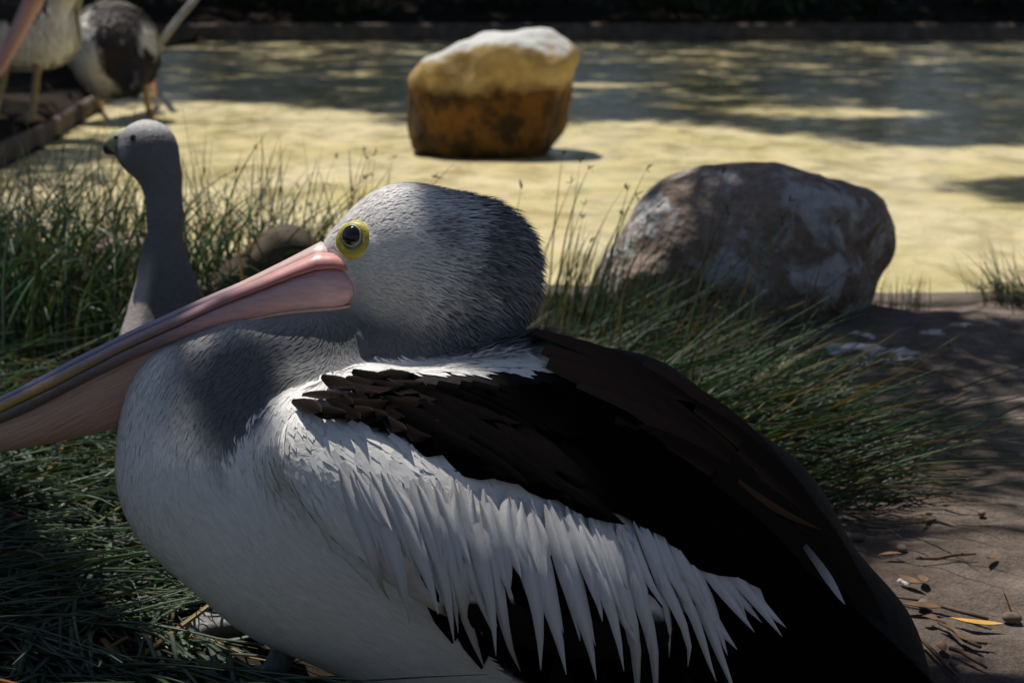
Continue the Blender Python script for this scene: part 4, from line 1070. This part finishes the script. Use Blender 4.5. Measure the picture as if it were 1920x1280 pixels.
for k, (px, py, rx) in enumerate([(1600, 690, .045), (1660, 675, .04), (1580, 668, .03), (1700, 690, .03), (1750, 640, .02), (1620, 650, .018), (1800, 625, .015), (1700, 1105, .007)]):  # last small patch stands in for a whitish feather
    c_ = ground(px, py); t = np.linspace(0, 2 * math.pi, 26)[:-1]; rad = rx * (1 + .35 * np.sin(3 * t + k) + .22 * np.sin(7 * t + 2 * k))
    ring = np.stack([c_[0] + rad * np.cos(t), c_[1] + rad * .8 * np.sin(t)], 1)
    V = []
    for s_, h_ in ((1.0, -.001), (.85, .0012), (.4, .0016), (.02, .0016)):
        q = c_[:2] + (ring - c_[:2]) * s_; V.append(np.concatenate([q, (ground_z(q) + h_)[:, None]], 1))
    V = np.concatenate(V); m_ = 25; A, B = np.meshgrid(np.arange(3), np.arange(m_), indexing='ij')
    o = mk('droppings', V, np.stack([A * m_ + B, A * m_ + (B + 1) % m_, (A + 1) * m_ + (B + 1) % m_, (A + 1) * m_ + B], -1).reshape(-1, 4), M_drop)
    tag(o, 'white dried droppings splashed on the soil in front of the boulder', 'droppings', 'droppings on the soil')

# ------------------------------------------------------------------ trees: they shade the bank, the pool and the far side
def leaves(name, centres, L, w, m, parent):
    n = len(centres); d = unit(rng.normal(0, 1, (n, 3)) + np.array([0, 0, -.5])); s = unit(np.cross(d, rng.normal(0, 1, (n, 3))))
    L = L * U(.7, 1.3, (n, 1)); w = w * U(.7, 1.3, (n, 1)); up = np.cross(d, s)
    V = np.stack([centres - d * L * .5, centres + s * w * .5 + up * w * .1, centres + d * L * .5, centres - s * w * .5 + up * w * .1], 1)
    return mk(name, V.reshape(-1, 3), (np.arange(n) * 4)[:, None] + np.arange(4)[None], m, parent, smooth=False)
def tree(name, label, foot, clusters, L, w, group=None, trunk_r=.09, height=None, fork=.55):
    """clusters: list of (centre, radius, count)"""
    t = empty(name, foot); tag(t, label, 'tree', group); foot = np.array(foot, float)
    cc = np.array([c[0] for c in clusters]); top = cc.mean(0); top = np.array([foot[0] * .75 + top[0] * .25, foot[1] * .75 + top[1] * .25, (height or cc[:, 2].max())])
    mid = foot * (1 - fork) + top * fork + np.array([.05, .04, 0])
    tube('trunk', np.array([foot - [0, 0, .1], foot * .7 + mid * .3 + [.03, 0, 0], mid, mid * .4 + top * .6, top]) - foot, [trunk_r * 1.25, trunk_r, trunk_r * .85, trunk_r * .6, trunk_r * .25], M_bark, t, 10)
    pts = []; sel = list(range(len(clusters))); 
    if len(sel) > 14: sel = sel[::max(1, len(sel) // 14)]
    for i_ in sel:
        c = clusters[i_][0]; a = mid * .6 + top * .4 if c[2] > mid[2] else mid
        tube('limb', np.array([a, a * .6 + c * .4 + np.array([0, 0, .12]), c]) - foot, [trunk_r * .35, trunk_r * .22, .008], M_bark, t, 6)
    for c, r_, n_ in clusters:
        v = unit(rng.normal(0, 1, (n_, 3))) * (rng.random((n_, 1)) ** .4) * r_; pts.append(c + v)
    leaves('crown', np.concatenate(pts) - foot, L, w, M_leaf, t)
    return t
def over(T, t): return np.asarray(T) + SUN * t  # unseen crown leaves go up the sun ray, shaped to shade T
# the overhanging branch above the bird's back, boulder and bare soil
cl = []
for (px, py, d, r_, n_) in [(975, 420, 1.29, .065, 170), (925, 470, 1.27, .048, 110), (1040, 560, 1.3, .08, 200), (1180, 700, 1.32, .10, 240), (1320, 830, 1.3, .12, 300), (1450, 960, 1.28, .13, 320), (1560, 1120, 1.27, .14, 320), (1400, 1050, 1.18, .10, 200)]:
    cl.append((over(W(px, py, d), 2.1 + R.uniform(-.1, .4)), r_, n_))
for (px, py, z, r_, n_) in [(1450, 400, .2, .18, 190), (1590, 420, .2, .20, 230), (1520, 560, .05, .22, 420), (1680, 620, 0, .20, 360), (1850, 640, 0, .20, 330), (1980, 700, 0, .2, 330), (1700, 760, 0, .13, 120), (1850, 820, 0, .16, 160), (1500, 1000, 0, .12, 120), (2050, 900, 0, .2, 200)]:
    cl.append((over(ground(px, py, z), 2.5 + R.uniform(-.2, .7)), r_, n_))
tree('gum_tree', 'gum tree whose low branch shades the pelican back and the boulder', (2.1, 2.3, 0), cl, .085, .024, 'trees around the pool', .09, 3.4)
cl = []
for (px, py, r_, n_) in [(-170, 980, .09, 380), (-80, 1050, .07, 330), (0, 1120, .065, 320), (-110, 1150, .10, 400), (40, 1210, .075, 350), (140, 1290, .065, 310), (0, 1310, .10, 380), (-290, 920, .10, 340)]:
    cl.append((over(ground(px, py, 0), 2.2 + R.uniform(-.1, .4)), r_, n_))
for (px, py, d, r_, n_) in [(300, 800, 1.27, .035, 60), (250, 870, 1.28, .05, 100), (440, 760, 1.23, .022, 28)]:
    cl.append((over(W(px, py, d), 2.1 + R.uniform(-.1, .4)), r_, n_))  # leaf clumps added to the unseen crown to shade neck and breast
tree('gum_tree', 'gum tree at the left whose branch shades the flattened sedge', (-2.3, 2.2, 0), cl, .085, .024, 'trees around the pool', .08, 3.0)
# tall trees whose crowns hang over the pool
cl = []
for k in range(5600):
    y = R.uniform(3.4, 22.5); hw = .31 * y + 1.2; x = R.uniform(-hw, hw)
    nz = float(fbm(np.array([[x * .55, y * .45, 3.0]]), 3)[0]); thr = .27 - .76 * min(1, max(0, (y - 5.6) / 5))
    if math.hypot(x + 1.65, y - 7.5) < .6: continue
    if nz > thr or (y > 11 and R.random() < .6):
        cl.append((over((x, y, WATER_Z), R.uniform(6.5, 9.5)), R.uniform(.18, .36), 54))
half = [c for c in cl if c[0][0] < -1.8]; rest = [c for c in cl if c[0][0] >= -1.8]
tree('gum_tree', 'tall gum tree on the left bank spreading over the pool', (-6.0, 8.0, 0), half, .15, .055, 'trees around the pool', .22, 9.5)
tree('gum_tree', 'tall gum tree on the right bank spreading over the pool', (12.5, 10.5, 0), rest, .15, .055, 'trees around the pool', .24, 9.5)
# left bank stays in deep shade
yy_ = [R.uniform(4.2, 11) for k in range(96)]
cl = [(over((R.uniform(-4.5, -1.62 if yy_[k] < 7.0 else -2.25), yy_[k], 0), R.uniform(4, 5.5)), .45, 200) for k in range(96)]
tree('gum_tree', 'bushy gum tree shading the left bank of the pool', (-5.2, 5.2, 0), cl, .13, .05, 'trees around the pool', .14, 5)
# dense row along the far bank
for i_, x in enumerate(np.linspace(-11, 12, 8)):
    x += R.uniform(-.6, .6); y = 23 + R.uniform(-.8, 1.5); cl = []
    for k in range(26):
        a = R.uniform(0, 6.3); q = R.random() ** .5 * 2.3; cl.append((np.array([x + q * math.cos(a), y + q * math.sin(a) - .6, R.uniform(1.6, 8)]), .75, 95))
    tree('shade_tree', 'dense dark tree standing on the far bank of the pool', (x, y, .7), cl, .34, .17, 'dense trees on the far bank', .2, 7.5)
for i_, x in enumerate(np.linspace(-8, 9, 12)):
    x += R.uniform(-.4, .4); y = 20.6 + R.uniform(-.3, .8)
    t = empty('shrub', (x, y, .2)); tag(t, 'low dark shrub in the shade behind the far pool rim', 'shrub', 'shrubs behind the far rim')
    v = unit(rng.normal(0, 1, (420, 3))) * (rng.random((420, 1)) ** .4) * np.array([.95, .6, .55]) + np.array([0, 0, .45])
    leaves('crown', v, .2, .08, M_leaf, t)
    for k in range(4): tube('stem', [(0, 0, -.1), (R.uniform(-.2, .2), R.uniform(-.1, .1), .3), (R.uniform(-.5, .5), R.uniform(-.3, .3), .7)], [.02, .015, .006], M_bark, t, 5)
